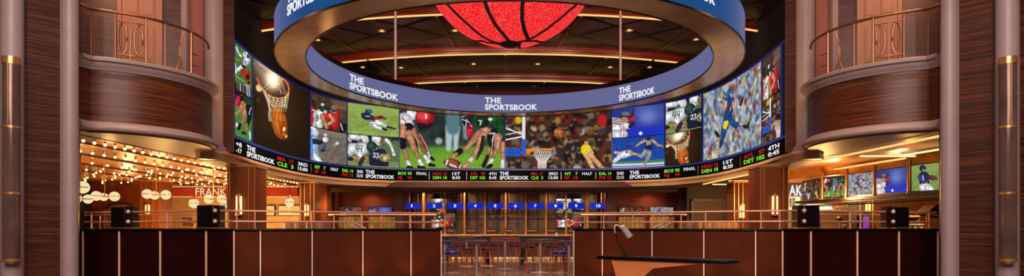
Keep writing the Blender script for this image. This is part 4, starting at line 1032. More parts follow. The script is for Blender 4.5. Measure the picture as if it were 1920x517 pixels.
block(381, 411, (LA, LB), 'dark square rail post beside the first left lit column')
block(1496, 1525, (RB, RA), 'dark square rail post beside the aqua menu board at right')
block(1663, 1692, (RB, RA), 'dark square rail post near the far right end of the low wall')

# ------------------------------------------------------------------ back of the bar hall
Yh = 26.0
def hx(px, Y=Yh): return xat(px, Y)
m = MB()
zh = Z+(CY-360)*Yh/F
m.box(hx(600), Yh, zh, hx(1296), Yh+.3, Z+1.8)
for a, b in ((600, 622), (741, 754), (1140, 1155), (1276, 1296)): m.box(hx(a), Yh, 0, hx(b), Yh+.3, zh)
m.box(-5.04, 26.3, 0, -4.76, 29.3, Z+1.8); m.box(4.37, 26.3, 0, 4.69, 29.3, Z+1.8)
struct(m, 'wall_back', 'brownwall')
m = MB(); m.box(hx(612), 26.9, 0, -4.9, 27, Z+1.8); m.box(4.5, 26.9, 0, hx(1284), 27, Z+1.8)
struct(m, 'wall_back', 'redwall')
m = MB(); m.box(xat(750, 29.2), 29.2, 0, xat(1150, 29.2), 29.35, Z+1.8); struct(m, 'wall_back', 'bronzewall')
m = MB()
for px in list(range(762, 1140, 19)):
    m.box(xat(px, 29.15)-.02, 29.12, Z-.3, xat(px, 29.15)+.02, 29.2, Z+1.8)
m.box(-4.7, 29.12, Z+.46, 4.3, 29.2, Z+.52)
struct(m, 'trim_18', 'dkwood')
# mirrored panels under the alcove televisions, gold reflections put in as glow and mottling
for k, (a, b) in enumerate(((634, 680), (692, 741), (1161, 1208), (1219, 1264))):
    m = MB(); m.box(hx(a, 26.8), 26.76, Z-.0-.3, hx(b, 26.8), 26.84, Z+(CY-406)*26.8/F)
    w = struct(m, 'window_%d' % (k+1), plain('amber_reflection', (150, 122, 50), .25, emit=(190, 160, 60), es=.16, noise=.85))
    m = MB()
    n = 6
    for i in range(n+1):
        x = hx(a, 26.7)+(hx(b, 26.7)-hx(a, 26.7))*i/n; m.box(x-.02, 26.70, Z-.3, x+.02, 26.76, Z+(CY-406)*26.8/F)
    m.build('window_bar', 'goldlam', w)
def tv(px0, px1, y0, y1, Y, pics, label, flip=False, name='television'):
    root = thing(name, label, 'television', (xat((px0+px1)/2, Y), Y, Z+(CY-y1)*Y/F))
    x0, x1 = xat(px0, Y), xat(px1, Y); z1, z0 = Z+(CY-y0)*Y/F, Z+(CY-y1)*Y/F
    m = MB(); m.box(x0-.04, Y, z0-.04, x1+.04, Y+.06, z1+.04); m.build('case', 'black', root, bevel=.01)
    n = len(pics)
    for i, k in enumerate(pics):
        a = P[k][:, ::-1] if flip else P[k]
        za, zb = z1-(z1-z0)*(i+1)/n+.01, z1-(z1-z0)*i/n-.01
        a = a[::2, ::2]
        color_grid('screen', a, lambda u, v: (x0+(x1-x0)*u, Y-.006, za+(zb-za)*v), root)
tv(635.5, 677.5, 388, 404, 26.83, ['tackle'], 'left television in the left red alcove', name='television')
tv(692, 734, 388, 404, 26.83, ['bat'], 'right television in the left red alcove')
tv(1162, 1206, 388, 404, 26.83, ['hoop'], 'left television in the right red alcove')
tv(1219, 1262, 388, 404, 26.83, ['run'], 'right television in the right red alcove')
tv(808, 853, 372, 426, 29.05, ['ball2', 'tackle'], 'portrait television behind betting windows two and three')
tv(1043, 1094, 372, 426, 29.05, ['pile2', 'tackle'], 'portrait television behind betting windows eight and nine')
sg_ = thing('wall_lettering', 'dark SCORE lettering with gold edges on the bronze wall behind the betting counter', 'sign', (0, 29.1, Z+.64))
m = MB(); text_on(m, 'SCORE', lambda u, v, o: (u, 29.085-o, v), xat(920.4, 29.1), xat(975.6, 29.1), Z+(CY-404)*29.1/F, Z+(CY-390.5)*29.1/F, .01, .06); m.build('gold_edge', 'gold', sg_, smooth=0, recalc=False)
m = MB(); text_on(m, 'SCORE', lambda u, v, o: (u, 29.07-o, v), xat(921, 29.1), xat(975, 29.1), Z+(CY-403.5)*29.1/F, Z+(CY-391)*29.1/F, .01, .025); m.build('lettering', 'blackm', sg_, smooth=0, recalc=False)
# brass posts
for i, px in enumerate((754, 794.5, 834.5, 871, 909.5, 948, 986, 1024, 1061.5, 1101, 1140)):
    x = max(-4.68, min(4.28, xat(px, 27.6))); w = .08 if i not in (1, 9) else .13
    if i in (0, 10): w = .05
    m = MB(); m.box(x-w/2, 27.55, 1.13, x+w/2, 27.65, Z+1.75)
    m.box(x-w/2-.02, 27.5, 1.13, x+w/2+.02, 27.7, 1.19)
    nm = ['left end of the counter', 'between signs one and two', 'between signs two and three', 'between signs three and four', 'between signs four and five', 'between signs five and six', 'between signs six and seven', 'between signs seven and eight', 'between signs eight and nine', 'between signs nine and ten', 'right end of the counter'][i]
    tagit(m.build('brass_post', 'goldlam', None, bevel=.01), 'thin brass post standing on the betting counter, '+nm, 'post', 'posts on the betting counter')
for i, px in enumerate((772, 814, 853, 891, 928.5, 966.4, 1003.8, 1041.8, 1080.4, 1122)):
    Y = 27.35; x0, x1 = xat(px-15, Y), xat(px+15, Y); z0, z1 = Z+(CY-391)*Y/F, Z+(CY-380)*Y/F
    r = thing('window_sign', 'blue lit sign with number %d over the betting counter' % (i+1), 'sign', ((x0+x1)/2, Y, z0), 'numbered betting window signs')
    m = MB(); m.box(x0, Y, z0, x1, Y+.07, z1); m.build('panel', 'signblue', r, bevel=.008)
    n = str(i+1); w = (.06 if n == '1' else .12) if len(n) == 1 else .2
    m = MB(); text_on(m, n, lambda u, v, o: (u, Y-.002-o, v), (x0+x1)/2-w/2, (x0+x1)/2+w/2, z0+.075, z1-.075, .004, .04); m.build('number', 'white_e', r, smooth=0, recalc=False)
    m = MB()
    for q in (x0+.08, x1-.08): m.tube([(q, Y+.04, z1), (q, Y+.04, Z+1.73)], .008, 6)
    m.build('hanger', 'gold', r)
ct = thing('betting_counter', 'long wooden betting counter under the numbered blue signs', 'counter', (0, 27, 0))
m = MB(); m.box(-4.74, 26.5, 1.07, 4.35, 27.9, 1.13); m.build('counter_top', 'cwood', ct, bevel=.01)
m = MB(); m.box(-4.73, 26.8, .78, 4.34, 27.8, 1.07); m.build('upper_front', plain('salmon_front', (150, 78, 50), .5), ct)
m = MB(); m.box(-4.73, 26.85, .1, 4.34, 27.8, .78); m.build('lower_front', 'dkwood', ct)
m = MB(); m.box(-4.73, 26.7, 0.02, 4.34, 26.84, .1); m.build('kick_strip', plain('kick_cream', (200, 160, 110), .5, emit=(230, 180, 110), es=.4), ct)
for i, (a, b) in enumerate(((838, 853), (875, 892), (912, 930), (947, 962), (989, 1005), (1027, 1042), (800, 815), (1066, 1080))):
    Y = 27.3; x0, x1 = xat(a, Y), xat(b, Y)
    r = thing('betting_terminal', 'small dark terminal on the betting counter under sign %s' % ['three', 'four', 'five', 'six', 'seven', 'eight', 'two', 'nine'][i], 'terminal', ((x0+x1)/2, Y, 1.13), 'terminals on the betting counter')
    m = MB(); m.box(x0, Y, 1.20, x1, Y+.05, 1.42); m.build('display', 'dkwood', r, bevel=.01)
    m = MB(); m.box((x0+x1)/2-.03, Y+.02, 1.13, (x0+x1)/2+.03, Y+.08, 1.25); m.box((x0+x1)/2-.1, Y-.04, 1.13, (x0+x1)/2+.1, Y+.12, 1.145); m.build('stand', 'black', r)
    m = MB(); m.box(x0+.02, Y-.01, 1.28, x1-.02, Y-.002, 1.31); m.build('edge_light', 'gold', r)

# ------------------------------------------------------------------ stools and high tables
def make_stool(seat_mat):
    r = thing('bar_stool', 'bar stool', 'stool')
    m = MB(); m.lathe([(.001, .76), (.18, .76), (.195, .775), (.2, .80), (.19, .825), (.15, .835), (.001, .84)], n=28); m.build('seat', seat_mat, r)
    m = MB(); m.lathe([(.001, .72), (.165, .72), (.17, .76), (.001, .76)], n=24); m.build('seat_frame', 'stoolwood', r)
    for k in range(4):
        a = PI/4+k*PI/2; c, s_ = math.cos(a), math.sin(a)
        m = MB(); m.tube([(.12*c, .12*s_, .74), (.235*c, .235*s_, 0)], .021, 8, r2=.014); m.build('leg', 'stoolwood', r)
    m = MB(); m.tube([(.195*math.cos(t), .195*math.sin(t), .28) for t in np.linspace(0, 2*PI, 29)[:-1]], .011, 8, closed=True); m.build('foot_ring', 'steel', r)
    for k in range(4):
        a = PI/4+k*PI/2; m = MB(); m.sphere((.195*math.cos(a), .195*math.sin(a), .28), .022, 10, 6); m.build('ring_joint', 'chrome', r)
    return r
protos = {k: make_stool(k) for k in ('blue_seat', 'red_seat')}; used = set()
stools = [
 (848, 14.8, 'blue_seat', 'nearest blue topped bar stool at the left side of the opening'),
 (1050, 14.9, 'blue_seat', 'nearest blue topped bar stool at the right side of the opening'),
 (875.5, 17.6, 'red_seat', 'dark topped bar stool just right of the nearest left blue stool'),
 (914, 17.7, 'red_seat', 'dark topped bar stool right of the steel pole of the left round table'),
 (992.5, 19.6, 'red_seat', 'bar stool on the left side of the right round table'),
 (1034.5, 19.6, 'red_seat', 'bar stool on the right side of the right round table'),
 (933.5, 21.2, 'red_seat', 'bar stool on the left side of the middle round table'),
 (964, 21.2, 'red_seat', 'bar stool on the right side of the middle round table'),
 (838, 19.6, 'blue_seat', 'blue topped bar stool tucked behind the left end panel'),
 (862, 20.6, 'red_seat', 'bar stool before the left long table, second from its left end'),
 (884, 22.6, 'red_seat', 'bar stool before the left long table, behind the left round table'),
 (899, 21.6, 'red_seat', 'bar stool behind the left round table, beside its pole'),
 (981, 22.2, 'red_seat', 'bar stool before the left end of the right long table'),
 (1012, 22.6, 'red_seat', 'bar stool directly behind the right round table'),
 (1041, 22.4, 'red_seat', 'bar stool before the middle of the right long table'),
 (1066, 20.2, 'blue_seat', 'blue topped bar stool beside the right end panel'),
 (917, 22.6, 'red_seat', 'bar stool at the right end of the left long table'),
 (1061, 22.6, 'red_seat', 'bar stool at the right end of the right long table, near the end panel')]
for i, (px, Y, k, lab) in enumerate(stools):
    o = copy_tree(protos[k]) if k in used else protos[k]
    used.add(k); o.location = (xat(px, Y), Y, 0); o.rotation_euler = (0, 0, .2+i*.37 if i > 1 else .1); o['label'] = lab; o['group'] = 'stools in the sports bar'
for px, Y, lab, R in ((947, 20.6, 'middle small round high table on a steel pole', .38), (1013, 18.7, 'right small round high table with a wide round base', .40), (893.5, 16.6, 'left small round high table on a steel pole', .33), (875, 21.3, 'small round high table furthest left behind the stools', .33), (1067, 16.0, 'small round high table beside the right end panel', .3), (834, 16.2, 'small round high table beside the left end panel', .25)):
    x = xat(px, Y); r = thing('round_table', lab, 'table', (x, Y, 0), 'round high tables in the bar')
    m = MB(); m.lathe([(.001, 1.03), (R*.9, 1.03), (R, 1.045), (R, 1.06), (R-.01, 1.068), (.001, 1.07)], (x, Y), 36); m.build('tabletop', plain('glossy_tabletop', (84, 70, 76), .1), r)
    m = MB(); m.tube([(x, Y, .02), (x, Y, 1.04)], .034, 14); m.build('pole', 'steel', r)
    m = MB(); m.lathe([(.001, 0), (R*.8, 0), (R*.82, .012), (R*.3, .03), (.06, .05), (.001, .05)], (x, Y), 32); m.build('base', 'steel', r)
for a, b, lab in ((827, 924, 'long dark high table on the left before the betting counter'), (970, 1073, 'long dark high table on the right before the betting counter')):
    Y = 23.6; x0, x1 = xat(a, Y), xat(b, Y); r = thing('high_table', lab, 'table', ((x0+x1)/2, Y, 0))
    m = MB(); m.box(x0, Y-.35, 1.04, x1, Y+.35, 1.11); m.build('tabletop', plain('glossy_tabletop', (84, 70, 76), .1), r, bevel=.015)
    m = MB(); m.box(x0+.1, Y-.25, .90, x1-.1, Y+.25, 1.04); m.build('apron', 'dkwood', r)
    for q in (x0+.12, x1-.3):
        m = MB(); m.box(q, Y-.28, 0, q+.18, Y+.28, 1.04); m.build('leg', 'black', r, bevel=.01)
r = thing('menu_holder', 'small white card holder on the right long high table', 'card holder', (xat(1043.5, 23.5), 23.5, 1.11))
m = MB(); m.box(xat(1041, 23.5), 23.5, 1.11, xat(1046, 23.5), 23.52, 1.23); m.build('card', plain('white_card', (220, 205, 190), .5), r)
m = MB(); m.box(xat(1040.5, 23.5), 23.46, 1.11, xat(1046.5, 23.5), 23.56, 1.125); m.build('foot', 'steel', r)

# ------------------------------------------------------------------ lit columns with gold strips and sconces
def lit_column(px0, px1, Y, depth, label, strips, sconce, side_px=None, mat='col_br', zt=Z+1.76, sy=(367, 402)):
    x0, x1 = xat(px0, Y), xat(px1, Y)
    root = thing('square_column', label, 'column', ((x0+x1)/2, Y, 0))
    m = MB(); m.box(x0, Y, 0, x1, Y+depth, zt); m.build('shaft', mat, root, bevel=.01)
    m = MB(); m.box(x0-.02, Y-.02, zt-.07, x1+.02, Y+depth+.02, zt); m.build('capital', 'gold', root)
    for p in strips:
        x = xat(p, Y); m = MB(); m.box(x-.012, Y-.012, 0, x+.012, Y+.002, zt-.07); m.build('gold_strip', 'gold', root)
    if sconce:
        x = xat(sconce, Y); h = thing('column_sconce', 'twin tube sconce on the '+label, 'wall lamp', (x, Y, Z))
        za, zb = Z+(CY-sy[1])*Y/F, Z+(CY-sy[0])*Y/F
        m = MB(); m.box(x-.03, Y-.1, za-.02, x+.03, Y-.0, zb+.06); m.build('bracket', 'gold', h, bevel=.008)
        for q in (-.06, .06):
            m = MB(); m.tube([(x+q, Y-.07, za), (x+q, Y-.07, zb)], .022, 10); m.build('glass_tube', 'tube', h)
        m = MB()
        for zz in (za-.01, zb+.01): m.lathe([(.001, zz-.02), (.09, zz-.02), (.09, zz+.02), (.001, zz+.02)], (x, Y-.06), 16)
        m.build('end_cap', 'gold', h)
    return root
lit_column(425, 479, 16.3, .75, 'square brown column at the left end of the video wall', (427, 431, 466.5, 477.5), 450)
lit_column(1424, 1478.5, 16.3, .75, 'square brown column at the right end of the video wall', (1426, 1432, 1469, 1477.5), 1451)
lit_column(561, 590, 22.0, .7, 'narrow brown column left of the left red alcove', (563.5, 571, 582, 589), 576, sy=(384, 404))
lit_column(1376, 1405, 21.0, .7, 'narrow brown column behind the right end column', (1377, 1385, 1393), 1390, sy=(385, 408), zt=Z+1.7)
lit_column(262, 303, 22.0, .7, 'brown column beside the globe lamps in the left restaurant', (265, 274, 287, 300), 278.5, sy=(384, 400), zt=Z+1.82)
lit_column(1606, 1642, 19.0, .5, 'dark column behind the right bar with a purple glow', (1612, 1636), 1625, sy=(381, 397), mat='dkwood', zt=Z+1.1)
m = MB(); m.box(xat(590, 23.6), 23.6, 0, xat(612, 23.6), 24.2, Z+1.76); struct(m, 'trim_19', 'col_br')
m = MB(); m.box(xat(1288, 25.4), 25.4, 0, xat(1425, 25.4), 25.6, Z+1.95); struct(m, 'wall_back', 'olive')
m = MB(); m.box(xat(1298, 25.35), 25.3, 0, xat(1357, 25.35), 25.42, Z+(CY-376)*25.3/F); w = struct(m, 'door_3', plain('dark_red_door', (70, 26, 18), .5))
m = MB()
for a, b in ((1296, 1299.5), (1356, 1359)): m.box(xat(a, 25.3), 25.26, 0, xat(b, 25.3), 25.34, Z+(CY-374)*25.3/F)
m.box(xat(1296, 25.3), 25.26, Z+(CY-376)*25.3/F, xat(1359, 25.3), 25.34, Z+(CY-373)*25.3/F); m.build('door_frame', 'dkwood', w)

# ------------------------------------------------------------------ left restaurant: bulb ceiling, globes, sign
m = MB(); m.prism([(-8.62, 11.3), (-8.2, 23), (-7.2, 27), (-17.3, 27), (-17.3, 11.3)], Z+1.95, Z+2.05); struct(m, 'ceiling', 'marq')
m = MB(); m.seg((-8.74, 11.3), (-8.30, 22.8), .06, Z+1.885, Z+1.96); struct(m, 'trim_20', 'dkwood')
gr = MB()
for X in (-9.55, -11.1, -12.7, -14.2): gr.box(X-.03, 11.5, Z+1.90, X+.03, 26.5, Z+1.96)
struct(gr, 'trim_21', 'dkwood')
bulbs = []
for r, X in enumerate((-8.98, -10.32, -11.95, -13.5)):
    Y = 12.1 if r < 2 else 13.6
    while Y < 25.8:
        if CX+F*(X+ (Y-12)*.03)/Y > 135: bulbs.append((X+(Y-12)*.03, Y))
        Y += .32 if r == 0 else (.4 if r < 2 else .62)
for k in range(11):                                    # cross rows further in
    for j in range(9):
        X = -9.2-(j+((k*.618) % 1))*.86; Y = 18.4+k*.62+.12*math.sin(j*2.4)
        if CX+F*X/Y > 140: bulbs.append((X, Y))
bulbs = bulbs[:290]
b0 = thing('ceiling_bulb', 'small glowing round bulb on the brass marquee ceiling', 'light bulb', (0, 0, 0), 'marquee ceiling bulbs')
m = MB(); m.sphere((0, 0, -.108), .034, 12, 8); m.build('bulb', 'bulb', b0, loc=(0, 0, 0))
m = MB(); m.lathe([(.03, 0), (.03, -.015), (.015, -.04), (.015, -.08), (.001, -.08)], n=10); m.build('socket', 'gold', b0, loc=(0, 0, 0))
BCH = [c for c in bpy.data.objects if c.parent == b0]
for i, (x, y) in enumerate(bulbs):
    if i == 0: o = b0
    else:
        o = b0.copy(); col.objects.link(o)
        for c in BCH:
            d = c.copy(); col.objects.link(d); d.parent = o
    o.location = (x, y, Z+1.95)
def globe_lamp(px, Y, gl_, label, ytop):
    x = xat(px, Y); r = thing('globe_chandelier', label, 'chandelier', (x, Y, Z))
    ys = [g[1] for g in gl_]; zc = Z+(CY-sum(ys)/len(ys))*Y/F
    m = MB(); m.tube([(x, Y, zc), (x, Y, Z+1.95)], .015, 8); m.lathe([(.001, Z+1.95), (.07, Z+1.95), (.05, Z+1.9), (.001, Z+1.89)], (x, Y), 14); m.build('stem', 'gold', r)
    for i, (gx, gy, rr) in enumerate(gl_):
        dY = (-.25, .1, .28, -.1)[i % 4]; yy = Y+dY; X = xat(gx, yy); zz = Z+(CY-gy)*yy/F; R = rr*yy/F
        m = MB(); m.sphere((X, yy, zz), R, 24, 16); m.build('globe', 'globe', r)
        m = MB(); m.lathe([(R+.004, zz-.012), (R+.012, zz-.012), (R+.012, zz+.012), (R+.004, zz+.012), (R+.004, zz-.012)], (X, yy), 24); m.build('globe_band', 'gold', r)
        m = MB(); m.tube([(x, Y, zc), (X, yy, zz)], .011, 6); m.build('arm', 'gold', r)
globe_lamp(151, 15.5, [(155, 351, 11.5), (165, 373, 8.5), (143, 372, 9)], 'globe chandelier beside the left wall column', 330)
globe_lamp(196, 18, [(180.5, 367, 9), (194.5, 369, 7.5), (214.5, 368, 9)], 'three globe chandelier before the dark arch wall', 335)
globe_lamp(293, 18, [(276, 363.5, 9), (290, 366, 8), (311, 365, 9)], 'three globe chandelier before the gold striped column', 320)
globe_lamp(400, 18, [(391.5, 373, 8.5), (415.5, 373, 8), (420, 383, 7)], 'three globe chandelier below the restaurant sign', 335)
for px, y, rr, Y, lab in ((363.5, 381, 9, 22, 'single globe pendant before the tan kitchen wall'), (543, 379, 8.5, 21, 'single globe pendant between the two left columns')):
    x = xat(px, Y); R = rr*Y/F; zz = Z+(CY-y)*Y/F; r = thing('globe_pendant', lab, 'pendant lamp', (x, Y, zz))
    m = MB(); m.sphere((x, Y, zz), R, 24, 16); m.build('globe', 'globe', r)
    m = MB(); m.lathe([(.001, zz+R+.1), (.03, zz+R+.1), (.09, zz+R*.95), (.10, zz+R*.8), (.001, zz+R*.8)], (x, Y), 16); m.lathe([(R+.004, zz-.012), (R+.012, zz-.012), (R+.012, zz+.012), (R+.004, zz+.012)], (x, Y), 24); m.build('cap', 'gold', r)
    m = MB(); m.tube([(x, Y, zz+R), (x, Y, Z+1.95)], .01, 6); m.build('cord', 'black', r)
# sign band
Ys = 25.0; sgn = thing('restaurant_sign', 'red slatted sign band with pale FRANK lettering and bulb border', 'sign', (xat(430, Ys), Ys, Z+1.5))
z0, z1 = Z+(CY-367.5)*Ys/F, Z+(CY-351)*Ys/F
m = MB(); m.box(xat(306, Ys), Ys, z0, xat(559, Ys), Ys+.1, z1); m.build('backing', 'burg', sgn)
m = MB()
for i in range(7): zz = z0+(z1-z0)*(i+.5)/7; m.box(xat(307, Ys), Ys-.03, zz-.016, xat(558, Ys), Ys, zz+.016)
m.build('slats', 'redslat', sgn)
m = MB(); text_on(m, 'FRANK', lambda u, v, o: (u, Ys-.04-o, v), xat(368, Ys), xat(425, Ys), z0+.03, z1-.03, .02, .0); m.build('lettering', emis('sign_ivory', (246, 214, 160), 1.0), sgn, smooth=0, recalc=False)
m = MB()
for i in range(70):
    x = xat(308+i*3.6, Ys)
    for zz in (z0-.03, z1+.03): m.sphere((x, Ys-.04, zz), .016, 6, 4)
b_ = m.build('border_bulbs', 'bulb', sgn); b_['kind'] = 'stuff'
# walls behind
m = MB(); m.box(-17.3, 27.0, 0, xat(610, 27), 27.2, Z+2.0); struct(m, 'wall_back', 'amber_wall')
m = MB(); m.box(xat(306, 26.4), 26.4, 0, xat(604, 26.4), 26.5, Z+1.95); struct(m, 'wall_back', 'tan')
def arch(px0, px1, ytop, Y):
    x0, x1 = xat(px0, Y), xat(px1, Y); z1 = Z+(CY-ytop)*Y/F; r = .45; pts = [(x0, 0)]
    pts += [(x0+r-r*math.cos(t), z1-r+r*math.sin(t)) for t in np.linspace(0, PI/2, 9)]+[(x1-r+r*math.sin(t), z1-r+r*math.cos(t)) for t in np.linspace(0, PI/2, 9)]+[(x1, 0)]
    m = MB(); n = len(pts); m.add([(x, Y, z) for x, z in pts]+[(x, Y+.08, z) for x, z in pts], [tuple(range(n)), tuple(range(n, 2*n))[::-1]]+[(i, i+1, n+i+1, n+i) for i in range(n-1)])
    o = struct(m, 'window_5', plain('arch_brown', (112, 76, 46), .5))
    m = MB(); m.tube([(x, Y-.01, z) for x, z in pts], .05, 8); m.build('arch_frame', 'dkwood', o)
arch(197, 255, 381, 24.2)
m = MB(); m.box(-17.2, 24.3, 0, xat(262, 24.3), 24.4, Z+1.95); struct(m, 'wall_back', 'amber_wall')
for a, b, lab in ((496, 514, 'cream menu board left of the globe pendant'), (523, 562, 'wide cream menu board behind the globe pendant')):
    Y = 26.2; r = thing('menu_board', lab, 'menu board', (xat(a, Y), Y, Z)); x0, x1 = xat(a, Y), xat(b, Y); z0, z1 = Z+(CY-403)*Y/F, Z+(CY-386)*Y/F
    m = MB(); m.box(x0-.04, Y, z0-.04, x1+.04, Y+.05, z1+.04); m.build('frame', 'black', r)
    m = MB(); m.box(x0, Y-.01, z0, x1, Y, z1); m.build('sheet', 'tread', r)
    m = MB()
    for i in range(6):
        zz = z0+(z1-z0)*(i+.6)/6.5
        for c in range(2 if b-a > 30 else 1):
            w = (x1-x0)/(2 if b-a > 30 else 1); m.box(x0+w*c+.05, Y-.013, zz, x0+w*(c+1)-.06, Y-.01, zz+.012)
    m.build('menu_lines', 'groove', r)
for a, b, y0, y1, lab in ((340, 352, 407, 417, 'dark square oven opening in the tan kitchen wall'), (168, 195, 392, 427, 'dark tall cabinet at the left of the arch'), (342, 355, 418, 424, 'low dark appliance under the oven opening')):
    Y = 25.0 if a > 300 else 23.2; m = MB(); m.box(xat(a, Y), Y, Z+(CY-y1)*Y/F-(.0 if y1 < 426 else 1.4), xat(b, Y), Y+.35, Z+(CY-y0)*Y/F); m.build
    r = thing('kitchen_unit', lab, 'cabinet', (xat(a, Y), Y, 0)); m.build('body', 'dkwood', r, bevel=.02)
    m = MB(); m.box(xat(a+1, Y), Y-.02, Z+(CY-y0)*Y/F-.12, xat(b-1, Y), Y, Z+(CY-y0)*Y/F-.10); m.build('handle', 'gold', r)
cc = thing('kitchen_counter', 'pale long kitchen counter in the left restaurant', 'counter', (xat(360, 24.8), 24.8, 0))
m = MB(); m.box(xat(306, 24.8), 24.7, Z-.13, xat(565, 24.8), 25.9, Z-.06); m.build('counter_top', 'cwood', cc)
m = MB(); m.box(xat(308, 24.8), 24.8, 0, xat(563, 24.8), 25.8, Z-.13); m.build('front', 'tan', cc)
def tap(px, Y):
    x = xat(px, Y); r = thing('kitchen_tap', 'curved brass tap on the pale kitchen counter', 'tap', (x, Y, Z-.06))
    m = MB(); m.tube([(x, Y, Z-.06), (x, Y, Z+.15)]+[(x+.15-.15*math.cos(t), Y, Z+.15+.13*math.sin(t)) for t in np.linspace(.2, 2.6, 8)], .02, 8); m.build('spout', 'gold', r)
    m = MB(); m.lathe([(.001, Z-.06), (.05, Z-.06), (.04, Z-.03), (.001, Z-.03)], (x, Y), 12); m.build('foot', 'gold', r)
tap(364, 24.9)
# tan barrel chairs behind the rail
def barrel(px, Y, lab, grp, rot=0):
    x = xat(px, Y); r = thing('barrel_chair', lab, 'chair', (x, Y, 0), grp)
    m = MB(); m.lathe([(.33, .42), (.36, .5), (.37, 1.62-.06), (.35, 1.62), (.30, 1.62), (.28, 1.55), (.28, .5)], (x, Y), 24, a0=PI+.2, a1=2*PI-.2); m.build('backrest', 'leather_tan', r)
    m = MB(); m.lathe([(.001, .75), (.3, .75), (.32, .8), (.3, .88), (.001, .9)], (x, Y), 24); m.build('seat', 'dkwood', r)
    for k in range(4):
        a = PI/4+k*PI/2; m = MB(); m.tube([(x+.2*math.cos(a), Y+.2*math.sin(a), .76), (x+.28*math.cos(a), Y+.28*math.sin(a), 0)], .02, 8); m.build('leg', 'dkwood', r)
for i, px in enumerate((556, 577, 600)): barrel(px, 18.6-i*.85, ['left', 'middle', 'right'][i]+' tan barrel chair of three behind the left low wall', 'tan barrel chairs on the left')
for i, px in enumerate((1292, 1310, 1328, 1347, 1362)): barrel(px, 17.6+i*.8, ['leftmost', 'second from the left', 'middle', 'second from the right', 'rightmost'][i]+' tan barrel chair of the row behind the right low wall', 'tan barrel chairs on the right')

# ------------------------------------------------------------------ right bar: coves, television row, boards
m = MB(); m.prism([(8.62, 11.3), (8.2, 23), (7.2, 25.4), (17.3, 25.4), (17.3, 11.3)], Z+1.95, Z+2.05); struct(m, 'ceiling', plain('warm_ceiling', (150, 104, 60), .3, noise=.15))
def strip3(a, Ya, b, Yb, H, mat, nm, w=.06, h=.04):
    m = MB(); m.seg((xat(a, Ya), Ya), (xat(b, Yb), Yb), w, Z+H-h, Z+H); struct(m, nm, mat)
for i, (a, ya, b, yb, H, mt) in enumerate(((1478, 311.6, 1772, 251, 1.86, 'cove'), (1502, 326, 1697, 295, 1.86, 'cove'), (1613, 291, 1716, 291, 1.9, 'cove_w'), (1685, 291, 1775, 276, 1.9, 'cove_w'), (1319, 344, 1402, 326, 1.72, 'cove'), (1336, 344.5, 1402, 344, 1.74, 'cove_w'), (1366, 338, 1402, 337.5, 1.74, 'cove_w'))):
    strip3(a, H*F/(CY-ya), b, H*F/(CY-yb), H, mt, 'trim_%d' % (22+i))
m = MB(); m.prism([(8.9, 14.0), (8.5, 19.4), (9.6, 19.4), (10.3, 14.0)], Z+1.82, Z+1.9); struct(m, 'ceiling', 'soffit') if False else None
m = MB(); m.seg((11.9, 12.0), (9.55, 20.2), .16, Z+1.66, Z+1.95, off=-.1); struct(m, 'trim_30', 'marq')
TVS = [((1505, 340.6, 374), (1538.5, 335.6, 371.5), 'hoop', 'first television of the row from the lit column, crowd with hoop'), ((1545, 334, 370.4), (1585, 330, 367.6), 'snap', 'second television of the row, football line on grass'), ((1590.8, 328, 367), (1637, 321.6, 364), 'run', 'middle television of the row, player in blue running'), ((1644, 320.5, 363), (1700.6, 312.7, 359), 'bat', 'fourth television of the row, batter on blue'), ((1709.5, 311, 358), (1772, 303, 355), 'catch', 'last television of the row, navy player on green grass')]
HTOP, HBOT = 1.60, .96
for (a, at_, ab), (b, bt_, bb), k, lab in TVS:
    Ya = (HTOP-HBOT)*F/(ab-at_); Yb = (HTOP-HBOT)*F/(bb-bt_)
    # keep the row on one straight line
    def on_row(px):
        r = (px-CX)/F; t = (9.7-19.3*r)/(-1.0+(-5.6)*r*-1*-1) if False else None
        A, B = (9.62, 19.6), (10.45, 14.1); dx, dy = B[0]-A[0], B[1]-A[1]
        t = (r*A[1]-A[0])/(dx-r*dy); return (A[0]+dx*t, A[1]+dy*t)
    p0, p1 = on_row(a), on_row(b)
    z = lambda p, y: Z+(CY-y)*p[1]/F
    c = [(p0, z(p0, at_)), (p1, z(p1, bt_)), (p1, z(p1, bb)), (p0, z(p0, ab))]
    r = thing('television', lab, 'television', (p0[0], p0[1], z(p0, ab)))
    d = Vector((p1[0]-p0[0], p1[1]-p0[1])).normalized(); n = Vector((d.y, -d.x)); n = n if n.x < 0 else -n
    def P3(u, v, o):
        x = p0[0]+(p1[0]-p0[0])*u; y = p0[1]+(p1[1]-p0[1])*u
        zt = c[0][1]+(c[1][1]-c[0][1])*u; zb = c[3][1]+(c[2][1]-c[3][1])*u
        return (x+n.x*o, y+n.y*o, zb+(zt-zb)*v)
    m = MB(); e = .04
    vs = [P3(u, v, o) for o in (-.06, 0) for u, v in ((-e, -e), (1+e, -e), (1+e, 1+e), (-e, 1+e))]
    m.add(vs, [(0, 1, 2, 3), (4, 5, 6, 7), (0, 1, 5, 4), (1, 2, 6, 5), (2, 3, 7, 6), (3, 0, 4, 7)]); m.build('case', 'black', r)
    color_grid('screen', P[k][::1, ::1] if k in ('catch', 'bat', 'run') else P[k][::2, ::2], lambda u, v: P3(u, v, .008), r)
for k, pxs in enumerate((1541.8, 1588, 1640.5, 1705)):
    q = on_row(pxs); m = MB(); m.lathe([(.05, Z+.9), (.05, Z+1.75)], q, 12)
    m.lathe([(.001, Z+.9), (.07, Z+.9), (.07, Z+.93), (.05, Z+.95)], q, 12)
    tagit(m.build('brass_pillar', 'bronze', None), 'brass pillar in the television row, %s' % ['after the crowd picture', 'before the running player picture', 'between running player and batter', 'between batter and last television'][k], 'pillar', 'pillars of the television row')
A, B = on_row(1499), on_row(1790)
sf = thing('back_bar_canopy', 'dark canopy shelf below the row of televisions at right', 'canopy', (A[0], A[1], Z))
m = MB(); m.seg(A, B, .5, Z+.82, Z+.90, off=.1); m.build('shelf', 'black', sf)
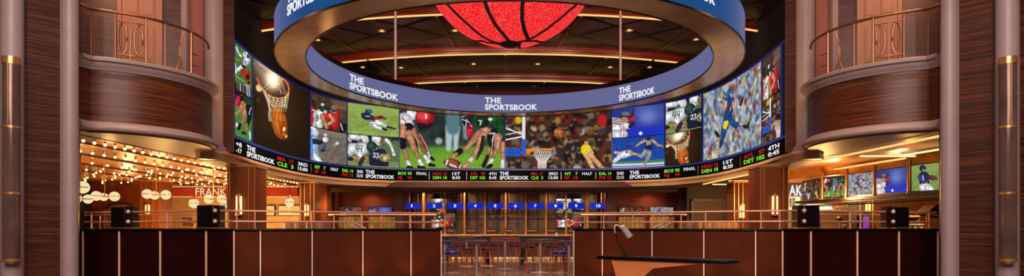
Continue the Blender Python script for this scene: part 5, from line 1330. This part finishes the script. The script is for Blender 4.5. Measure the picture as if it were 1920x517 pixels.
m = MB()
for o_, zz in ((-.2, .79), (.1, .75), (.35, .72)): m.seg(off2(A, o_), off2(B, o_), .05, Z+zz-.02, Z+zz+.01)
m.build('rails', 'dkwood', sf)
m = MB(); m.box(xat(1478, 22), 22.0, Z+(CY-369)*22/F, xat(1508, 22), 22.1, Z+(CY-342)*22/F)
r = thing('shop_sign', 'dark sign with large white AK letters beside the right column', 'sign', (xat(1490, 22), 22, Z+1.3)); m.build('backing', 'dkwood', r)
m = MB(); text_on(m, 'AK', lambda u, v, o: (u, 21.98-o, v), xat(1479, 22), xat(1503, 22), Z+(CY-366)*22/F, Z+(CY-347)*22/F, .02, .02); m.build('lettering', 'white_e', r, smooth=0, recalc=False)
def board(px0, px1, y0, y1, Y, label, items):
    r = thing('menu_board', label, 'menu board', (xat(px0, Y), Y, Z)); z0, z1 = Z+(CY-y1)*Y/F, Z+(CY-y0)*Y/F
    m = MB(); m.box(xat(px0, Y), Y, z0, xat(px1, Y), Y+.05, z1); m.build('panel', 'aqua', r)
    m = MB(); m.box(xat(px0, Y)-.02, Y-.01, z0-.03, xat(px1, Y)+.02, Y+.06, z0); m.box(xat(px0, Y)-.02, Y-.01, z1, xat(px1, Y)+.02, Y+.06, z1+.03); m.build('frame', 'steel', r)
    m = MB()
    for (x, y, a, b) in items:
        q = at(x, y, Y-.005); m.sphere(q, a*Y/F, 10, 6, sz=b)
    m.build('food_pictures', 'nut', r)
board(1478, 1500, 369.5, 393, 21.6, 'tall aqua board with brown pretzel pictures beside the right column', [(1482+i % 2*6.5, 373+i//2*4.3, 2.6, .8) for i in range(8)])
board(1500.5, 1556, 383.5, 392, 21.8, 'pale aqua strip board below the first televisions', [])
board(1558, 1598, 383.5, 392, 21.8, 'aqua strip board with a large brown food picture', [(1563+i*5, 388+(i % 2)*1.5, 4.2, .8) for i in range(6)])
m = MB(); m.box(xat(1478, 23.5), 23.5, 0, xat(1612, 23.5), 23.6, Z+1.95); struct(m, 'wall_back', 'tan')
m = MB(); m.box(xat(1612, 22), 22.3, 0, 17.2, 22.4, Z+1.95); struct(m, 'wall_back', plain('ochre_wall', (150, 100, 58), .6))
bc = thing('bar_counter', 'pale shop counter behind the right low wall', 'counter', (xat(1540, 21), 21, 0))
m = MB(); m.box(xat(1482, 21), 20.8, Z-.12, xat(1606, 21), 21.6, Z-.05); m.build('counter_top', 'dkwood', bc)
m = MB(); m.box(xat(1484, 21), 20.9, 0, xat(1604, 21), 21.5, Z-.12); m.build('front', 'tan', bc)
for k, (a, b, y0, lab) in enumerate(((1527, 1539, 400, 'dark register with purple screen on the right shop counter'), (1617, 1630, 402, 'purple lit display beside the dark column'))):
    Y = 18.8 if k else 20.9; r = thing('register', lab, 'register', (xat(a, Y), Y, Z-.05))
    m = MB(); m.box(xat(a, Y), Y, Z-.05 if not k else Z-.6, xat(b, Y), Y+.2, Z+(CY-y0)*Y/F); m.build('body', 'black', r, bevel=.01)
    m = MB(); m.box(xat(a+1, Y), Y-.01, Z+.0, xat(b-1, Y), Y, Z+(CY-y0-3)*Y/F); m.build('display', 'purple', r)
r = thing('mixer', 'small dark kitchen mixer on the right shop counter', 'mixer', (xat(1575, 21), 21, Z-.05)); x = xat(1575, 21)
m = MB(); m.lathe([(.001, Z-.05), (.1, Z-.05), (.1, Z-.02), (.04, Z+0), (.04, Z+.25), (.001, Z+.25)], (x, 21), 14); m.build('stand', 'steel', r)
m = MB(); m.sphere((x-.03, 21, Z+.33), .11, 14, 10); m.build('head', 'dkwood', r)
m = MB(); m.lathe([(.02, Z+.0), (.09, Z+.04), (.11, Z+.14), (.10, Z+.15)], (x+.12, 20.95), 14); m.build('bowl', 'steel', r)
# bottle shelf
r = thing('bottle_shelf', 'warm lit shelf at the right end of the bar', 'shelf', (xat(1720, 17), 17.6, Z)); Y = 17.6
m = MB()
for zz in (-.02, .16, .34): m.box(xat(1698, Y), Y, Z+zz-.02, xat(1738, Y), Y+.3, Z+zz)
m.build('board', 'dkwood', r)
m = MB(); m.box(xat(1698, Y), Y+.3, Z-.3, xat(1738, Y), Y+.34, Z+.4); m.build('back_panel', 'tan', r)
m = MB(); m.box(xat(1699, Y), Y+.02, Z-.035, xat(1737, Y), Y+.05, Z-.02); m.box(xat(1699, Y), Y+.1, Z+.12, xat(1737, Y), Y+.12, Z+.138); m.build('light_strip', 'cove_w', r)
for i in range(10):
    px = 1701+i*3.8; x = xat(px, Y+.12); h = .08+.025*(i % 3)
    m = MB(); m.lathe([(.001, Z-.019), (.028, Z-.019), (.028, Z-.02+h*.6), (.01, Z-.02+h*.75), (.01, Z-.02+h), (.001, Z-.02+h)], (x, Y+.12), 12)
    tagit(m.build('bottle', ['goldlam', 'tread', 'redslat'][i % 3]), 'small %s bottle on the lit shelf at the right end of the bar' % ['amber', 'cream', 'red'][i % 3], 'bottle', '%s bottles on the lit shelf' % ['amber', 'cream', 'red'][i % 3])
aw = thing('awning', 'dark red sloping awning at the far right of the bar', 'awning', (xat(1755, 16.5), 16.5, Z)); Y = 16.5
m = MB(); a_, b_, c_, d_ = at(1738, 400, Y), at(1755, 384, Y), at(1800, 378, Y), at(1800, 412, Y)
for dy in (0, .5):
    m.add([(p[0], p[1]+dy, p[2]) for p in (a_, b_, c_, d_)], [(0, 1, 2, 3)])
m.add([(p[0], p[1]+dy, p[2]) for dy in (0, .5) for p in (a_, b_, c_, d_)], [(0, 1, 5, 4), (3, 0, 4, 7), (1, 2, 6, 5)])
m.build('canvas', 'burg', aw)
m = MB(); m.tube([a_, d_], .02, 8); m.tube([(a_[0], a_[1], a_[2]), (a_[0], a_[1], 0)], .02, 8); m.build('frame', 'gold', aw)

# ------------------------------------------------------------------ angled desk with lamp
p0, p1 = (xat(1119, 9.95), 9.95), (xat(1365, 8.5), 8.5)
dk = thing('host_desk', 'black topped desk with a tapering orange brown body before the low wall', 'desk', (2.0, 9.4, 0))
m = MB(); zt = Z-.46; d = Vector((p1[0]-p0[0], p1[1]-p0[1])).normalized(); n = Vector((-d.y, d.x))
if n.y < 0: n = -n
W = .46
pts = [p0, (p0[0]-d.x*.05+n.x*.06, p0[1]-d.y*.05+n.y*.06), (p0[0]-d.x*.05+n.x*(W-.06), p0[1]-d.y*.05+n.y*(W-.06)), (p0[0]+n.x*W, p0[1]+n.y*W), (p1[0]+n.x*W, p1[1]+n.y*W), p1]
m.prism(pts, zt-.055, zt); m.build('desk_top', 'black', dk, bevel=.012)
m = MB()
def dp(t, o, z): return (p0[0]+(p1[0]-p0[0])*t+n.x*o, p0[1]+(p1[1]-p0[1])*t+n.y*o, z)
zc = zt-.055
topq = [dp(.115, .03, zc), dp(.85, .03, zc), dp(.85, .38, zc), dp(.115, .40, zc)]
midq = [dp(.13, .04, zc-.12), dp(.455, .06, zc-.115), dp(.455, .36, zc-.115), dp(.13, .38, zc-.12)]
lowq = [dp(.17, .06, .0), dp(.35, .08, .0), dp(.35, .36, .0), dp(.17, .38, .0)]
lq2 = [dp(.147, .05, zc-.26), dp(.38, .07, zc-.25), dp(.38, .36, zc-.25), dp(.147, .38, zc-.26)]
L = topq+midq+lq2+lowq
fs = [(0, 1, 2, 3)]
for k in range(3):
    for i in range(4): fs.append((k*4+i, k*4+(i+1) % 4, (k+1)*4+(i+1) % 4, (k+1)*4+i))
fs.append((12, 13, 14, 15)); m.add(L, fs); m.build('tapering_body', 'orange', dk, smooth=.2, bevel=.008)
lp = dp(.19, .25, zt); lm = thing('desk_lamp', 'chrome gooseneck lamp on the black desk top', 'lamp', (lp[0], lp[1], zt+.004))
m = MB(); m.lathe([(.001, zt+.004), (.075, zt+.004), (.075, zt+.012), (.03, zt+.022), (.001, zt+.03)], lp[:2], 24); m.build('base', 'black', lm)
k_ = lp[1]/F
def lpnt(px, py): return at(px, py, lp[1])
m = MB(); m.tube([(lp[0], lp[1], lp[2]+.01), lpnt(1159, 455), lpnt(1153.5, 436)], .010, 10); m.build('stem', 'black', lm)
m = MB(); m.tube([lpnt(1153.5, 437), lpnt(1152, 428), lpnt(1153, 422.5), lpnt(1156, 421), lpnt(1161, 423.5), lpnt(1166, 424), lpnt(1170, 422)], .011, 10); m.build('gooseneck', 'chrome', lm)
a, b = Vector(lpnt(1168, 424.5)), Vector(lpnt(1181, 444))
ax = (b-a).normalized(); m = MB()
m.tube([a-ax*.01, a], .035, 20, r2=.046); m.tube([a, b], .048, 24, r2=.058); m.build('lamp_head', 'chrome', lm)
m = MB(); m.tube([b-ax*.004, b+ax*.003], .05, 20); m.build('lens', 'steel', lm)
# ------------------------------------------------------------------ light
def area(loc, rot, sx, sy, power, rgb):
    l = bpy.data.lights.new('area_light', 'AREA'); l.shape = 'RECTANGLE'; l.size = sx; l.size_y = sy; l.energy = power; l.color = lin(rgb)[:3]
    o = bpy.data.objects.new('area_light', l); col.objects.link(o); o.location = loc; o.rotation_euler = rot; return o
def point(loc, power, rgb, r=.05):
    l = bpy.data.lights.new('point_light', 'POINT'); l.energy = power; l.color = lin(rgb)[:3]; l.shadow_soft_size = r
    o = bpy.data.objects.new('point_light', l); col.objects.link(o); o.location = loc; return o
def spot(loc, tgt, power, rgb, ang=60, blend=.6, r=.1):
    l = bpy.data.lights.new('spot_light', 'SPOT'); l.energy = power; l.color = lin(rgb)[:3]; l.spot_size = math.radians(ang); l.spot_blend = blend; l.shadow_soft_size = r
    o = bpy.data.objects.new('spot_light', l); col.objects.link(o); o.location = loc
    d = Vector(tgt)-Vector(loc); o.rotation_euler = d.to_track_quat('-Z', 'Y').to_euler(); return o
WARM = (255, 196, 130); GOLD = (255, 192, 118); COOL = (250, 224, 214)
for x in (-3.6, -1.2, 1.2, 3.6): spot((x, 25.6, Z+1.68), (x, 26.4, 0), 150, (255, 214, 165), 120, .8, .05)
point((-14.6, 22.6, Z+.9), 90, GOLD, .1)
point((13.2, 16.5, Z+.9), 60, GOLD, .1); point((8.6, 22.2, Z+.9), 50, GOLD, .1)
# the casino floor behind the camera
area((0, -2.5, 8.5), (math.radians(62), 0, 0), 12, 5, 2700, (236, 206, 200))
for s in (-1, 1):
    spot((s*5.0, 8.5, Z+9.5), (s*7.0, 13, Z+2.4), 1500, WARM, 34, .8, .3)      # onto the balcony drum
    point((s*9.0, 12.9, Z+6.0), 65, (255, 190, 145), .2)                      # balcony bay
    spot((s*4.5, 2, Z+8), (s*8.3, 10.6, Z+1.5), 1100, COOL, 34, .8, .3)        # edge pilasters
    point((s*9.5, 14.0, Z+1.5), 25, GOLD, .1)
    point((s*9.0, 17.5, Z+1.2), 60, GOLD, .1)
for x in (-10, -12.5): 
    for y in (17, 21, 24.5): point((x, y, Z+.35), 120, GOLD, .1)
for x in (9.3, 11.5):
    for y in (17.5, 21): point((x, y, Z+1.0), 150, GOLD, .1)
point((-7.2, 23.4, Z+.9), 18, GOLD, .1)
# down lights of the bar
for x in (-4.2, -2.1, 0, 2.1, 4.2): spot((x, 26.9, Z+1.68), (x, 28.9, .8), 75, WARM, 110, .8, .05)
for x in (-6.3, 6.3): spot((x, 26.2, Z+1.6), (x, 27.0, Z+.5), 70, WARM, 110, .8, .05)
for x, y in ((-1.5, 16), (1.5, 16), (-1.8, 20), (1.8, 20), (0, 23)): spot((x, y, Z+1.9+4), (x, y, 0), 1900, (255, 222, 190), 60, .7, .1)
# added spots without fixtures below the ring, brightening the foot of the video wall
for deg in (-80, -55, -30, -10, 10, 30, 55, 80):
    a = math.radians(deg); spot((5.2*math.sin(a), 17+5.2*math.cos(a), Z+4.3), (7.8*math.sin(a), 17+7.8*math.cos(a), Z+1.6), 850, (255, 214, 170), 80, .8, .1)
# unseen upward spots added at floor level to warm the underside of the ring
for s in (-1, 1):
    spot((s*4.6, 13.6, .15), (s*5.6, 16, ZB), 1500, (255, 200, 130), 60, .9, .15); spot((s*3.0, 15.5, .15), (s*3.6, 21.5, ZB), 900, (255, 190, 130), 50, .9, .15)
    spot((s*.4, 9.0, .15), (s*.6, 11.2, ZB), 500, (255, 214, 180), 70, .9, .15)
# glow on the low walls from the floor uplights
for px, Y in ((488, 10.6), (680, 11.7), (770, 12.2), (1130, 12.2), (1320, 11.2), (1417, 10.7)):
    x = xat(px, Y); spot((x, Y-.05, .12), (x, Y+.5, 1.1), 16, GOLD, 70, .8, .03)
# ceiling wash
for x in (-9, -4.5, 0, 4.5, 9):
    spot((x, 24.0, Z+7.2), (x*1.05, 30.5, Z+8.8), 520, (255, 192, 166), 100, .8, .2)
    spot((x*.8, 21.5, Z+6.4), (x, 26.5, Z+9.2), 420, (255, 192, 166), 100, .8, .2)
w = bpy.data.worlds.new('World'); bpy.context.scene.world = w; w.use_nodes = True
w.node_tree.nodes['Background'].inputs[0].default_value = (.030, .020, .018, 1); w.node_tree.nodes['Background'].inputs[1].default_value = 1
# ------------------------------------------------------------------ camera
cam = bpy.data.cameras.new('Camera'); co = bpy.data.objects.new('Camera', cam); col.objects.link(co)
co.location = (0, 0, EYE); co.rotation_euler = (math.radians(90), 0, 0)
cam.sensor_width = 36; cam.sensor_fit = 'HORIZONTAL'; cam.lens = F/1920*36
cam.shift_x = (960-CX)/1920; cam.shift_y = (CY-258.5)/1920; cam.clip_end = 200
sc = bpy.context.scene; sc.camera = co
sc.view_settings.view_transform = 'Standard'; sc.view_settings.look = 'None'; sc.view_settings.exposure = 0; sc.view_settings.gamma = 1
sc.view_settings.use_curve_mapping = False
